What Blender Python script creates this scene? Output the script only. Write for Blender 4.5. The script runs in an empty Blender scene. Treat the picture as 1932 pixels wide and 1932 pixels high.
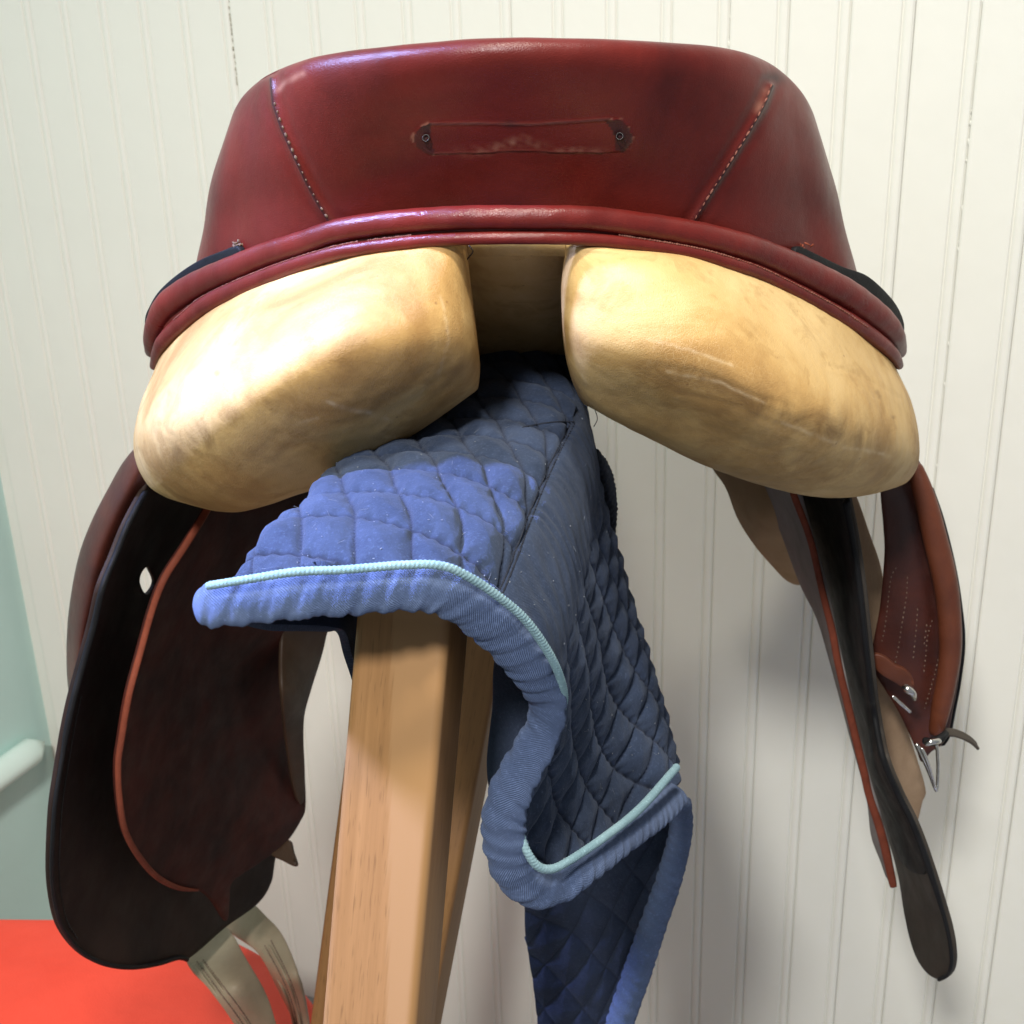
import bpy, math, random
import numpy as np
from mathutils import Vector, Matrix
from mathutils.bvhtree import BVHTree
from mathutils.geometry import delaunay_2d_cdt

random.seed(7)
RNG = np.random.default_rng(7)
SC = bpy.context.scene
COL = SC.collection

# ------------------------------------------------------------------ camera
H = 1.32                      # eye height (m)
PITCH = math.radians(23.0)
ROLL = math.radians(1.84)
FPX = 2574.0                  # focal length for a 1932 px wide picture
cp, sp = math.cos(PITCH), math.sin(PITCH)
cr, sr = math.cos(ROLL), math.sin(ROLL)
CAM = np.array([0.0, 0.0, H])
FW = np.array([0, cp, -sp]); R0 = np.array([1.0, 0, 0]); U0 = np.array([0, sp, cp])
RT = cr * R0 - sr * U0
UP = cr * U0 + sr * R0
cam_data = bpy.data.cameras.new('camera')
cam = bpy.data.objects.new('camera', cam_data)
COL.objects.link(cam)
cam.matrix_world = Matrix(((RT[0], UP[0], -FW[0], CAM[0]), (RT[1], UP[1], -FW[1], CAM[1]),
                           (RT[2], UP[2], -FW[2], CAM[2]), (0, 0, 0, 1)))
cam_data.sensor_width = 36
cam_data.lens = 36 * FPX / 1932
cam_data.clip_start = 0.02
cam_data.clip_end = 100
cam_data.dof.use_dof = True
cam_data.dof.focus_distance = 0.66
cam_data.dof.aperture_fstop = 26
SC.camera = cam

# ------------------------------------------------------------------ light
world = bpy.data.worlds.new('World'); SC.world = world; world.use_nodes = True
bg = world.node_tree.nodes['Background']
bg.inputs[0].default_value = (0.86, 0.92, 1.0, 1)
bg.inputs[1].default_value = 0.31

def area(name, loc, target, power, color, size, spread):
    l = bpy.data.lights.new(name, 'AREA'); l.shape = 'DISK'; l.size = size
    l.energy = power; l.color = color; l.spread = math.radians(spread)
    o = bpy.data.objects.new(name, l); COL.objects.link(o)
    o.location = loc
    o.rotation_euler = (Vector(target) - Vector(loc)).to_track_quat('-Z', 'Y').to_euler()
    return o
area('ceiling_lamp', (-0.46, -0.85, 2.55), (0.05, 0.9, 1.0), 35, (1.0, 0.98, 0.94), 0.28, 150)
area('ceiling_lamp', (0.02, 0.22, 2.60), (0.0, 0.62, 1.0), 3.8, (1.0, 0.93, 0.80), 0.22, 70)
area('window_light', (-1.02, 0.74, 2.15), (-0.06, 0.49, 1.0), 5.0, (0.37, 0.46, 1.0), 0.16, 36)

SC.view_settings.view_transform = 'Standard'
SC.view_settings.look = 'None'
SC.view_settings.exposure = 0.13
SC.view_settings.gamma = 1.0
SC.view_settings.use_curve_mapping = False

# ------------------------------------------------------------------ geometry helpers
def ray(px, py):
    return FW + (px - 966) / FPX * RT - (py - 966) / FPX * UP
def U(px, py, Y):
    d = ray(px, py)
    return CAM + d * (Y / d[1])
def UZ(px, py, z):
    d = ray(px, py)
    return CAM + d * ((z - H) / d[2])
def proj(P):
    P = np.asarray(P, float) - CAM
    zc = P @ FW
    return np.stack([966 + FPX * (P @ RT) / zc, 966 - FPX * (P @ UP) / zc], -1)
def pxr(P, r):                 # a pixel radius at a point as metres
    return r / FPX * float((np.asarray(P) - CAM) @ FW)

def catmull(P, n, closed=False):
    P = np.asarray(P, float); k = len(P)
    if closed:
        Q = np.concatenate([P[-1:], P, P[:2]]); seg = k
        t = np.arange(n) / n * seg
    else:
        Q = np.concatenate([2 * P[:1] - P[1:2], P, 2 * P[-1:] - P[-2:-1]]); seg = k - 1
        t = np.linspace(0, seg, n)
    i = np.minimum(t.astype(int), seg - 1)
    f = (t - i).reshape((-1,) + (1,) * (P.ndim - 1))
    a, b, c, d = Q[i], Q[i + 1], Q[i + 2], Q[i + 3]
    return 0.5 * (2 * b + (c - a) * f + (2 * a - 5 * b + 4 * c - d) * f ** 2 + (3 * b - a - 3 * c + d) * f ** 3)

def even(P, n):
    """resample a polyline evenly by length"""
    P = np.asarray(P, float)
    L = np.concatenate([[0], np.cumsum(np.linalg.norm(np.diff(P[:, :3], axis=0), axis=1))])
    s = np.linspace(0, L[-1], n)
    return np.stack([np.interp(s, L, P[:, j]) for j in range(P.shape[1])], 1), L[-1]

def loft(ctrl, nu, nv):
    """ctrl [rows][cols][3] -> (nv, nu, 3)"""
    ctrl = np.asarray(ctrl, float)
    a = catmull(np.swapaxes(ctrl, 0, 1), nu)
    return catmull(np.swapaxes(a, 0, 1), nv)

def relax(G, it):
    for _ in range(it):
        K = G.copy()
        K[1:-1, 1:-1] = 0.5 * G[1:-1, 1:-1] + 0.125 * (G[:-2, 1:-1] + G[2:, 1:-1] + G[1:-1, :-2] + G[1:-1, 2:])
        G = K
    return G

def gnormals(G):
    du = np.gradient(G, axis=1); dv = np.gradient(G, axis=0)
    n = np.cross(du, dv)
    n /= np.linalg.norm(n, axis=-1, keepdims=True) + 1e-12
    c = G.reshape(-1, 3).mean(0)
    if np.mean(np.sum(n * (CAM - G), -1)) < 0:
        n = -n
    return n

def seg_dist(pts, poly):
    """distance of pixel points (...,2) to a pixel polyline"""
    d = np.full(pts.shape[:-1], 1e9)
    for a, b in zip(poly[:-1], poly[1:]):
        a = np.array(a, float); b = np.array(b, float); ab = b - a
        t = np.clip(((pts - a) @ ab) / (ab @ ab), 0, 1)
        d = np.minimum(d, np.linalg.norm(pts - a - t[..., None] * ab, axis=-1))
    return d

_ph = RNG.uniform(0, 6.28, (40, 3)); _dr = RNG.normal(size=(40, 3)); _dr /= np.linalg.norm(_dr, axis=1, keepdims=True)
def wobble(P, freq, seed=0, n=9):
    """smooth pseudo noise, about -1..1"""
    P = np.asarray(P, float); o = np.zeros(P.shape[:-1])
    for i in range(n):
        j = (i + seed * 5) % 40
        o += np.sin((P @ _dr[j]) * freq * (0.6 + 0.17 * i) + _ph[j, i % 3])
    return o / n * 1.8

def inpoly(p, poly):
    p = np.asarray(p); x, y = p[..., 0], p[..., 1]
    r = np.zeros(x.shape, bool); poly = np.asarray(poly)
    j = len(poly) - 1
    for i in range(len(poly)):
        xi, yi = poly[i]; xj, yj = poly[j]
        c = ((yi > y) != (yj > y)) & (x < (xj - xi) * (y - yi) / (yj - yi + 1e-12) + xi)
        r ^= c; j = i
    return r

def tps(ctrl):
    C = np.asarray(ctrl, float); X = C[:, :2] / 500; v = C[:, 2]; n = len(X)
    d = np.linalg.norm(X[:, None] - X[None], axis=-1)
    K = np.where(d > 0, d ** 2 * np.log(d + 1e-12), 0) + 1e-4 * np.eye(n)
    A = np.zeros((n + 3, n + 3)); A[:n, :n] = K; A[:n, n] = 1; A[:n, n + 1:] = X; A[n, :n] = 1; A[n + 1:, :n] = X.T
    w = np.linalg.solve(A, np.concatenate([v, [0, 0, 0]]))
    def f(p):
        Q = np.asarray(p, float) / 500
        dd = np.linalg.norm(Q[:, None] - X[None], axis=-1)
        return np.where(dd > 0, dd ** 2 * np.log(dd + 1e-12), 0) @ w[:n] + w[n] + Q @ w[n + 1:]
    return f

# ------------------------------------------------------------------ object helpers
def root(name, loc, label, cat, kind=None, group=None):
    o = bpy.data.objects.new(name, None); COL.objects.link(o); o.location = loc
    o.empty_display_size = 0.05
    tag(o, label, cat, kind, group); return o
def tag(o, label=None, cat=None, kind=None, group=None):
    if label: o['label'] = label
    if cat: o['category'] = cat
    if kind: o['kind'] = kind
    if group: o['group'] = group
    return o
def origin_of(parent):
    o = np.zeros(3)
    while parent is not None:
        o += np.array(parent.location); parent = parent.parent
    return o

BVH = {}
def mk(name, V, F, mat, parent=None, uv=None, attrs=None, smooth=True, keep=None, mats=None):
    V = np.asarray(V, float).reshape(-1, 3)
    me = bpy.data.meshes.new(name)
    me.from_pydata((V - origin_of(parent)).tolist(), [], [list(map(int, f)) for f in F])
    if smooth: me.polygons.foreach_set('use_smooth', [True] * len(me.polygons))
    me.materials.append(mat)
    for m in (mats or []): me.materials.append(m)
    if uv is not None:
        lay = me.uv_layers.new(name='UVMap')
        idx = np.empty(len(me.loops), int); me.loops.foreach_get('vertex_index', idx)
        lay.data.foreach_set('uv', np.asarray(uv, float).reshape(-1, 2)[idx].ravel())
    for k, a in (attrs or {}).items():
        at = me.attributes.new(k, 'FLOAT', 'POINT'); at.data.foreach_set('value', np.asarray(a, float).ravel())
    me.update()
    o = bpy.data.objects.new(name, me); COL.objects.link(o)
    if parent is not None: o.parent = parent
    if keep: BVH[keep] = BVHTree.FromPolygons([tuple(v) for v in V], [tuple(map(int, f)) for f in F])
    return o

def gridfaces(nv, nu, wrap_u=False):
    i = np.arange(nv - 1)[:, None]; j = np.arange(nu if wrap_u else nu - 1)[None]
    j2 = (j + 1) % nu
    return np.stack([i * nu + j, i * nu + j2, (i + 1) * nu + j2, (i + 1) * nu + j], -1).reshape(-1, 4)

def griduv(G):
    du = np.concatenate([[0], np.cumsum(np.linalg.norm(np.diff(G, axis=1), axis=-1).mean(0))])
    dv = np.concatenate([[0], np.cumsum(np.linalg.norm(np.diff(G, axis=0), axis=-1).mean(1))])
    return np.stack(np.broadcast_arrays(du[None, :], dv[:, None]), -1)

def flip_to(G, F):
    """orient grid faces towards the camera"""
    P = G.reshape(-1, 3); a, b, c = P[F[:, 0]], P[F[:, 1]], P[F[:, 2]]
    n = np.cross(b - a, c - a)
    if np.sum(n * (CAM - a)) < 0: F = F[:, ::-1]
    return F

def grid(name, G, mat, parent, attrs=None, keep=None, thick=0.0, mask=None):
    nv, nu = G.shape[:2]
    F = flip_to(G, gridfaces(nv, nu))
    if mask is not None:
        m = mask.ravel(); F = F[~(m[F].any(1))]
    o = mk(name, G, F, mat, parent, griduv(G), attrs, keep=keep)
    if thick: solid(o, abs(thick), bev=thick > 0)
    return o

def solid(o, t, bev=True, rim=0):
    m = o.modifiers.new('thickness', 'SOLIDIFY'); m.thickness = t; m.offset = -1
    if rim: m.material_offset_rim = rim
    if bev:
        b = o.modifiers.new('edge', 'BEVEL'); b.width = t * 0.3; b.segments = 2; b.limit_method = 'ANGLE'
        b.angle_limit = math.radians(50); b.harden_normals = False

def sheet(name, outline, depth, mat, parent, thick=0.004, step=14, n=160, holes=(), keep=None, rim=None, disp=None):
    """a leather sheet: outline and depths given along sight lines, meshed, thickened"""
    B, _ = even(np.vstack([catmull(outline, 400, closed=True), catmull(outline, 400, closed=True)[:1]]), n + 1)
    B = B[:-1]
    loops = [B]
    for h in holes:
        loops.append(catmull(h, 24, closed=True))
    x0, y0 = B.min(0); x1, y1 = B.max(0)
    gx, gy = np.meshgrid(np.arange(x0, x1, step), np.arange(y0, y1, step))
    Q = np.stack([gx.ravel(), gy.ravel()], 1) + RNG.uniform(-step * .2, step * .2, (gx.size, 2))
    ok = inpoly(Q, B)
    for lp in loops:
        ok &= seg_dist(Q, np.vstack([lp, lp[:1]])) > step * 0.6
    for h in loops[1:]:
        ok &= ~inpoly(Q, h)
    Q = Q[ok]
    pts = []; edges = []
    for lp in loops:
        s = len(pts); pts += [Vector(p) for p in lp]
        edges += [(s + i, s + (i + 1) % len(lp)) for i in range(len(lp))]
    pts += [Vector(p) for p in Q]
    vs, es, fs, *_ = delaunay_2d_cdt(pts, edges, [], 0, 1e-5)
    V2 = np.array([tuple(v) for v in vs]); F = np.array([list(f) for f in fs])
    cen = V2[F].mean(1)
    keepf = inpoly(cen, B)
    for h in loops[1:]: keepf &= ~inpoly(cen, h)
    F = F[keepf]
    Y = tps(depth)(V2)
    V = np.array([U(p[0], p[1], y) for p, y in zip(V2, Y)])
    if disp is not None: V = disp(V, V2)
    a, b, c = V[F[:, 0]], V[F[:, 1]], V[F[:, 2]]
    nrm = np.cross(b - a, c - a)
    fl = np.sum(nrm * (CAM - a), 1) < 0
    F[fl] = F[fl][:, ::-1]
    o = mk(name, V, F, mat, parent, V2 * 0.0003, keep=keep, mats=[rim] if rim else None)
    solid(o, thick, rim=1 if rim else 0)
    return o

def sweep(name, path, mat, parent, n=120, m=20, flat=1.0, disp=None, taper=True, keep=None, power=2.0, pxrad=True):
    """a cord along path [(px,py,Y,r px)], ellipse flattened in depth"""
    P = np.array([np.append(U(p[0], p[1], p[2]), p[3]) for p in path])
    if pxrad: P[:, 3] = [pxr(q[:3], q[3]) for q in P]
    return sweep3(name, P, mat, parent, n, m, flat, disp, taper, keep, power)

def sweep3(name, P, mat, parent, n=120, m=20, flat=1.0, disp=None, taper=True, keep=None, power=2.0):
    C = catmull(P, n * 3); C, L = even(C, n)
    X = C[:, :3]; r = C[:, 3].copy()
    if taper:
        ds = L / (n - 1); k = np.arange(n) * ds
        for e in (k, k[::-1]):
            q = np.clip(e / (r * 0.9 + 1e-9), 0, 1); r = r * np.sqrt(np.maximum(1 - (1 - q) ** 2, 0.004))
    T = np.gradient(X, axis=0); T /= np.linalg.norm(T, axis=1, keepdims=True)
    A = np.empty_like(X); up = None
    for i in range(n):
        v = X[i] - CAM
        a = np.cross(T[i], v)
        if np.linalg.norm(a) < 1e-6: a = np.array([1.0, 0, 0])
        a = a / np.linalg.norm(a)
        A[i] = a
    for _ in range(4):
        A[1:-1] = (A[:-2] + A[1:-1] + A[2:]) / 3
    A -= np.sum(A * T, 1, keepdims=True) * T; A /= np.linalg.norm(A, axis=1, keepdims=True)
    Bn = np.cross(T, A)
    th = np.arange(m) / m * 2 * math.pi
    s = np.linspace(0, L, n)
    ca, sa = np.cos(th), np.sin(th)
    if power != 2.0:
        e = 2 / power
        ca = np.sign(ca) * np.abs(ca) ** e; sa = np.sign(sa) * np.abs(sa) ** e
    R = r[:, None] * np.ones((1, m))
    if disp is not None: R = R * (1 + disp(s[:, None], th[None]))
    G = X[:, None] + A[:, None] * (R * ca)[..., None] + Bn[:, None] * (R * sa * flat)[..., None]
    F = gridfaces(n, m, True).tolist()
    F.append(list(range(m))[::-1]); F.append([(n - 1) * m + j for j in range(m)])
    # outward?
    V = G.reshape(-1, 3)
    f = F[(n // 2) * m]; nn = np.cross(V[f[1]] - V[f[0]], V[f[2]] - V[f[0]])
    if nn @ (V[f[0]] - X[n // 2]) < 0: F = [list(q)[::-1] for q in F]
    uv = np.stack(np.broadcast_arrays(s[:, None], th[None] * r.mean()), -1)
    return mk(name, V, F, mat, parent, uv, keep=keep)

def hit(key, px, py):
    d = Vector(ray(px, py)).normalized()
    loc, nor, i, dist = BVH[key].ray_cast(Vector(CAM), d)
    if loc is None: return None
    if nor.dot(d) > 0: nor = -nor
    return np.array(loc), np.array(nor)

def surf_path(key, pts, n):
    """pixel polyline laid on a surface: points and normals, evenly spaced"""
    Q, _ = even(catmull(pts, 300), n)
    out = [hit(key, *q) for q in Q]
    return [o for o in out if o is not None]

ICO = None
def beads(name, items, mat, parent, kind='stuff'):
    """small ellipsoids (pos, dir, length, radius) joined: stitches, dots"""
    V = []; F = []
    nl, nr = 5, 8
    for pos, d, ln, r, nor in items:
        d = np.asarray(d, float); d /= np.linalg.norm(d) + 1e-12
        a = np.cross(d, nor); a /= np.linalg.norm(a) + 1e-12; b = np.cross(d, a)
        s = len(V)
        for i in range(nl):
            ph = math.pi * i / (nl - 1); k = max(math.sin(ph), 0.02)
            for j in range(nr):
                t = 2 * math.pi * j / nr
                V.append(pos + d * (-math.cos(ph) * ln / 2) + (a * math.cos(t) + b * math.sin(t)) * r * k)
        for i in range(nl - 1):
            for j in range(nr):
                F.append([s + i * nr + j, s + i * nr + (j + 1) % nr, s + (i + 1) * nr + (j + 1) % nr, s + (i + 1) * nr + j])
    o = mk(name, V, F, mat, parent)
    o['kind'] = kind
    return o

def stitches(name, key, pts, n, mat, parent, ln=0.002, r=0.0005, lift=0.0002, jit=0.15):
    it = []
    for line in (pts if isinstance(pts[0][0], (list, tuple)) else [pts]):
        ll = sum(math.dist(a, b) for a, b in zip(line[:-1], line[1:]))
        S = surf_path(key, line, n if n > 0 else max(3, int(ll / -n)))
        for i in range(len(S) - 1):
            p, nr = S[i]; q = S[i + 1][0]
            d = q - p
            if np.linalg.norm(d) > 0.03: continue
            k = 1 + random.uniform(-jit, jit)
            it.append((p + nr * lift, d + RNG.normal(size=3) * np.linalg.norm(d) * 0.08, ln * k, r * k, nr))
    return beads(name, it, mat, parent)

# ------------------------------------------------------------------ materials
def mat(name):
    m = bpy.data.materials.new(name); m.use_nodes = True
    nt = m.node_tree; b = nt.nodes['Principled BSDF']
    return m, nt, b
def N(nt, t, **kw):
    n = nt.nodes.new(t)
    for k, v in kw.items(): setattr(n, k, v)
    return n
def coords(nt, kind='Object', scale=(1, 1, 1), rot=(0, 0, 0)):
    tc = N(nt, 'ShaderNodeTexCoord'); mp = N(nt, 'ShaderNodeMapping')
    mp.inputs['Scale'].default_value = scale; mp.inputs['Rotation'].default_value = rot
    nt.links.new(tc.outputs[kind], mp.inputs['Vector'])
    return mp.outputs[0]
def noise(nt, vec, scale, detail=4, rough=0.55, dist=0.0):
    n = N(nt, 'ShaderNodeTexNoise'); n.inputs['Scale'].default_value = scale
    n.inputs['Detail'].default_value = detail; n.inputs['Roughness'].default_value = rough
    n.inputs['Distortion'].default_value = dist
    nt.links.new(vec, n.inputs['Vector']); return n.outputs['Fac']
def ramp(nt, fac, stops):
    r = N(nt, 'ShaderNodeValToRGB')
    while len(r.color_ramp.elements) < len(stops): r.color_ramp.elements.new(0.5)
    for e, (p, c) in zip(r.color_ramp.elements, stops):
        e.position = p; e.color = (*c, 1) if len(c) == 3 else c
    nt.links.new(fac, r.inputs['Fac']); return r.outputs['Color']
def mix(nt, fac, a, b, mode='MIX'):
    n = N(nt, 'ShaderNodeMix', data_type='RGBA', blend_type=mode)
    for s, v in (('Factor', fac), ('A', a), ('B', b)):
        sock = [i for i in n.inputs if i.name == s and (i.type == 'RGBA' or s == 'Factor' and i.type == 'VALUE')][0]
        if hasattr(v, 'is_linked') or hasattr(v, 'links'): nt.links.new(v, sock)
        elif isinstance(v, (int, float)): sock.default_value = v
        else: sock.default_value = (*v, 1)
    return [o for o in n.outputs if o.type == 'RGBA'][0]
def math_(nt, op, a, b=None):
    n = N(nt, 'ShaderNodeMath', operation=op)
    for i, v in enumerate((a, b)):
        if v is None: continue
        if isinstance(v, (int, float)): n.inputs[i].default_value = v
        else: nt.links.new(v, n.inputs[i])
    return n.outputs[0]
def bump(nt, b, height, strength, dist=0.001, prev=None):
    n = N(nt, 'ShaderNodeBump'); n.inputs['Strength'].default_value = strength
    n.inputs['Distance'].default_value = dist
    nt.links.new(height, n.inputs['Height'])
    if prev is not None: nt.links.new(prev, n.inputs['Normal'])
    nt.links.new(n.outputs[0], b.inputs['Normal'])
    return n.outputs[0]
def attr(nt, name):
    n = N(nt, 'ShaderNodeAttribute'); n.attribute_name = name
    return n.outputs['Fac']

def leather(name, dark, light, rough=0.42, spec=0.5, grain=900, gstr=0.25, scale=14, wear=None, coat=0.0):
    m, nt, b = mat(name)
    v = coords(nt)
    n1 = noise(nt, v, scale, 6, 0.62, 0.4)
    col = ramp(nt, n1, [(0.3, dark), (0.72, light)])
    n2 = noise(nt, v, scale * 22, 3, 0.6)
    col = mix(nt, math_(nt, 'MULTIPLY', n2, 0.35), col, dark)
    if wear:                                     # scuffs and ink-dark marks stored on the mesh
        col = mix(nt, attr(nt, 'scuff'), col, wear)
        col = mix(nt, attr(nt, 'mark'), col, (0.012, 0.008, 0.010))
    nt.links.new(col, b.inputs['Base Color'])
    rr = ramp(nt, noise(nt, v, scale * 3, 4), [(0.3, (rough - 0.07,) * 3), (0.7, (rough + 0.1,) * 3)])
    nt.links.new(rr, b.inputs['Roughness'])
    b.inputs['Specular IOR Level'].default_value = spec
    if coat:
        b.inputs['Coat Weight'].default_value = coat; b.inputs['Coat Roughness'].default_value = 0.3
    vo = N(nt, 'ShaderNodeTexVoronoi', feature='DISTANCE_TO_EDGE'); vo.inputs['Scale'].default_value = grain
    nt.links.new(v, vo.inputs['Vector'])
    p = bump(nt, b, vo.outputs['Distance'], gstr, 0.0006)
    bump(nt, b, noise(nt, v, scale * 8, 4), gstr * 0.8, 0.0015, p)
    return m

M = {}
M['cantle'] = leather('oxblood_leather', (0.054, 0.0058, 0.0048), (0.150, 0.0155, 0.0108), 0.36, 0.30, 900, 0.25, 11, wear=(0.33, 0.16, 0.11))
M['roll'] = leather('roll_leather', (0.082, 0.0080, 0.0066), (0.170, 0.0165, 0.0120), 0.34, 0.36, 900, 0.28, 20)
M['flap'] = leather('dark_flap_leather', (0.012, 0.007, 0.0055), (0.034, 0.017, 0.012), 0.65, 0.22, 1000, 0.3, 12)
M['sweat'] = leather('maroon_flap_leather', (0.011, 0.0035, 0.003), (0.080, 0.014, 0.008), 0.62, 0.22, 1000, 0.3, 16)
M['black'] = leather('black_leather', (0.004, 0.004, 0.005), (0.011, 0.011, 0.012), 0.6, 0.2, 1200, 0.3, 20)
M['strap'] = leather('strap_leather', (0.030, 0.007, 0.005), (0.095, 0.020, 0.009), 0.38, 0.5, 1200, 0.3, 16)
M['strap2'] = leather('tan_brown_leather', (0.075, 0.019, 0.008), (0.155, 0.042, 0.017), 0.42, 0.45, 1200, 0.3, 18)  # lighter strap tone, also used to paint the strap's lit band
M['edge'] = leather('raw_orange_edge', (0.14, 0.032, 0.016), (0.24, 0.056, 0.028), 0.7, 0.25, 1500, 0.4, 60)
M['flesh'] = leather('beige_flesh_side', (0.22, 0.14, 0.085), (0.36, 0.25, 0.16), 0.75, 0.25, 1400, 0.35, 24)
M['flesh2'] = leather('dull_tan_leather', (0.30, 0.20, 0.10), (0.46, 0.32, 0.17), 0.6, 0.3, 1400, 0.35, 24)
M['grey'] = leather('grey_suede', (0.20, 0.18, 0.17), (0.30, 0.27, 0.26), 0.8, 0.2, 1400, 0.3, 24)
M['pale_strip'] = leather('pale_strap_leather', (0.23, 0.180, 0.118), (0.31, 0.25, 0.172), 0.55, 0.35, 1400, 0.25, 20)
M['taupe'] = leather('taupe_flap_leather', (0.030, 0.024, 0.019), (0.056, 0.046, 0.037), 0.6, 0.25, 1000, 0.3, 16)
M['brown'] = leather('mid_brown_leather', (0.028, 0.015, 0.008), (0.058, 0.031, 0.015), 0.5, 0.4, 1200, 0.3, 18)
M['thread'] = leather('pale_thread', (0.11, 0.070, 0.052), (0.21, 0.145, 0.11), 0.8, 0.2, 3000, 0.2, 200)
M['redthread'] = leather('dusty_red_thread', (0.14, 0.045, 0.035), (0.24, 0.11, 0.08), 0.8, 0.2, 3000, 0.2, 300)
M['flapthread'] = leather('grey_flap_thread', (0.03, 0.028, 0.026), (0.07, 0.06, 0.055), 0.8, 0.2, 3000, 0.2, 200)
M['darkthread'] = leather('dark_thread', (0.010, 0.012, 0.02), (0.03, 0.035, 0.05), 0.8, 0.2, 3000, 0.2, 200)

M['lint'] = paint_lint = leather('grey_lint', (0.14, 0.16, 0.20), (0.28, 0.30, 0.34), 0.9, 0.1, 3000, 0.1, 200)
def tan_leather():
    m, nt, b = mat('tan_panel_leather')
    v = coords(nt)
    n1 = noise(nt, v, 9, 7, 0.6, 0.7)
    col = ramp(nt, n1, [(0.34, (0.33, 0.185, 0.062)), (0.45, (0.47, 0.290, 0.108)), (0.50, (0.54, 0.355, 0.145)), (0.68, (0.64, 0.455, 0.215))])
    n2 = noise(nt, v, 42, 6, 0.65, 0.6)
    col = mix(nt, ramp(nt, n2, [(0.53, (0, 0, 0)), (0.60, (0.25,) * 3), (0.75, (0.42,) * 3)]), col, (0.27, 0.145, 0.048))
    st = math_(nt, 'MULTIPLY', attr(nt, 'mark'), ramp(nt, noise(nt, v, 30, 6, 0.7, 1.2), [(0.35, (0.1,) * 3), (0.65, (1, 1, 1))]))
    col = mix(nt, st, col, (0.15, 0.078, 0.028))  # brown for the crest smear, spots and the painted lower shade
    # fine pale crackle of the flexed grain
    dv = N(nt, 'ShaderNodeVectorMath', operation='ADD')
    nz = N(nt, 'ShaderNodeTexNoise'); nz.inputs['Scale'].default_value = 60; nt.links.new(v, nz.inputs['Vector'])
    sc = N(nt, 'ShaderNodeVectorMath', operation='SCALE'); sc.inputs['Scale'].default_value = 0.012
    nt.links.new(nz.outputs['Color'], sc.inputs[0]); nt.links.new(v, dv.inputs[0]); nt.links.new(sc.outputs[0], dv.inputs[1])
    vo = N(nt, 'ShaderNodeTexVoronoi', feature='DISTANCE_TO_EDGE'); vo.inputs['Scale'].default_value = 380
    nt.links.new(dv.outputs[0], vo.inputs['Vector'])
    line = ramp(nt, vo.outputs['Distance'], [(0.0, (1, 1, 1)), (0.05, (0, 0, 0))])
    msk = ramp(nt, noise(nt, v, 24, 4), [(0.45, (0, 0, 0)), (0.70, (0.26,) * 3)])
    col = mix(nt, math_(nt, 'MULTIPLY', line, msk), col, (0.70, 0.54, 0.32))
    col = mix(nt, attr(nt, 'scuff'), col, (0.74, 0.60, 0.40))
    sp_ = N(nt, 'ShaderNodeTexVoronoi'); sp_.inputs['Scale'].default_value = 65; nt.links.new(v, sp_.inputs['Vector'])
    col = mix(nt, ramp(nt, sp_.outputs['Distance'], [(0.03, (0.55,) * 3), (0.06, (0, 0, 0))]), col, (0.20, 0.10, 0.04))
    nt.links.new(col, b.inputs['Base Color'])
    rr = ramp(nt, n2, [(0.3, (0.44,) * 3), (0.7, (0.62,) * 3)])
    nt.links.new(rr, b.inputs['Roughness'])
    b.inputs['Specular IOR Level'].default_value = 0.20
    p = bump(nt, b, vo.outputs['Distance'], 0.14, 0.0008)
    vg = N(nt, 'ShaderNodeTexVoronoi', feature='DISTANCE_TO_EDGE'); vg.inputs['Scale'].default_value = 900
    nt.links.new(v, vg.inputs['Vector'])
    p = bump(nt, b, vg.outputs['Distance'], 0.35, 0.0005, p)
    bump(nt, b, noise(nt, v, 90, 5), 0.22, 0.0012, p)
    return m
M['tan'] = tan_leather()

def cotton(name, dark, light, twill=1500, tstr=0.35, rot=0.6):
    m, nt, b = mat(name)
    v = coords(nt); uv = coords(nt, 'UV', (1, 1, 1), (0, 0, rot))
    n1 = noise(nt, v, 26, 6, 0.65)
    col = ramp(nt, n1, [(0.3, dark), (0.7, light)])
    fz = noise(nt, v, 700, 3, 0.7)
    col = mix(nt, ramp(nt, fz, [(0.55, (0, 0, 0)), (0.8, (0.55,) * 3)]), col, tuple(min(1, c * 2.1 + 0.02) for c in light))
    col = mix(nt, attr(nt, 'mark'), col, (0.018, 0.022, 0.04))
    w = N(nt, 'ShaderNodeTexWave', wave_type='BANDS', bands_direction='X'); w.inputs['Scale'].default_value = twill / 6.28 * 2
    w.inputs['Distortion'].default_value = 1.2; w.inputs['Detail'].default_value = 2; w.inputs['Detail Scale'].default_value = 0.6
    nt.links.new(uv, w.inputs['Vector'])
    col = mix(nt, ramp(nt, w.outputs['Fac'], [(0.1, (0.38,) * 3), (0.6, (0, 0, 0))]), col, dark)
    nt.links.new(col, b.inputs['Base Color'])
    b.inputs['Roughness'].default_value = 0.9
    b.inputs['Specular IOR Level'].default_value = 0.15
    b.inputs['Sheen Weight'].default_value = 0.10; b.inputs['Sheen Roughness'].default_value = 0.5
    b.inputs['Sheen Tint'].default_value = (0.6, 0.68, 0.85, 1)
    p = bump(nt, b, w.outputs['Fac'], tstr, 0.0006)
    bump(nt, b, noise(nt, v, 260, 5, 0.7), 0.5, 0.0012, p)
    return m
M['quilt'] = cotton('navy_quilted_cotton', (0.014, 0.023, 0.046), (0.044, 0.063, 0.115))
M['binding'] = cotton('faded_blue_binding', (0.056, 0.083, 0.160), (0.100, 0.140, 0.250), 1100, 0.7, 0.75)
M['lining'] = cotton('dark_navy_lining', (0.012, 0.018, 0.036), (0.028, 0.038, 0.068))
M['piping'] = cotton('pale_aqua_piping', (0.16, 0.27, 0.31), (0.25, 0.38, 0.42), 1500, 0.5, 0.9)
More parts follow.
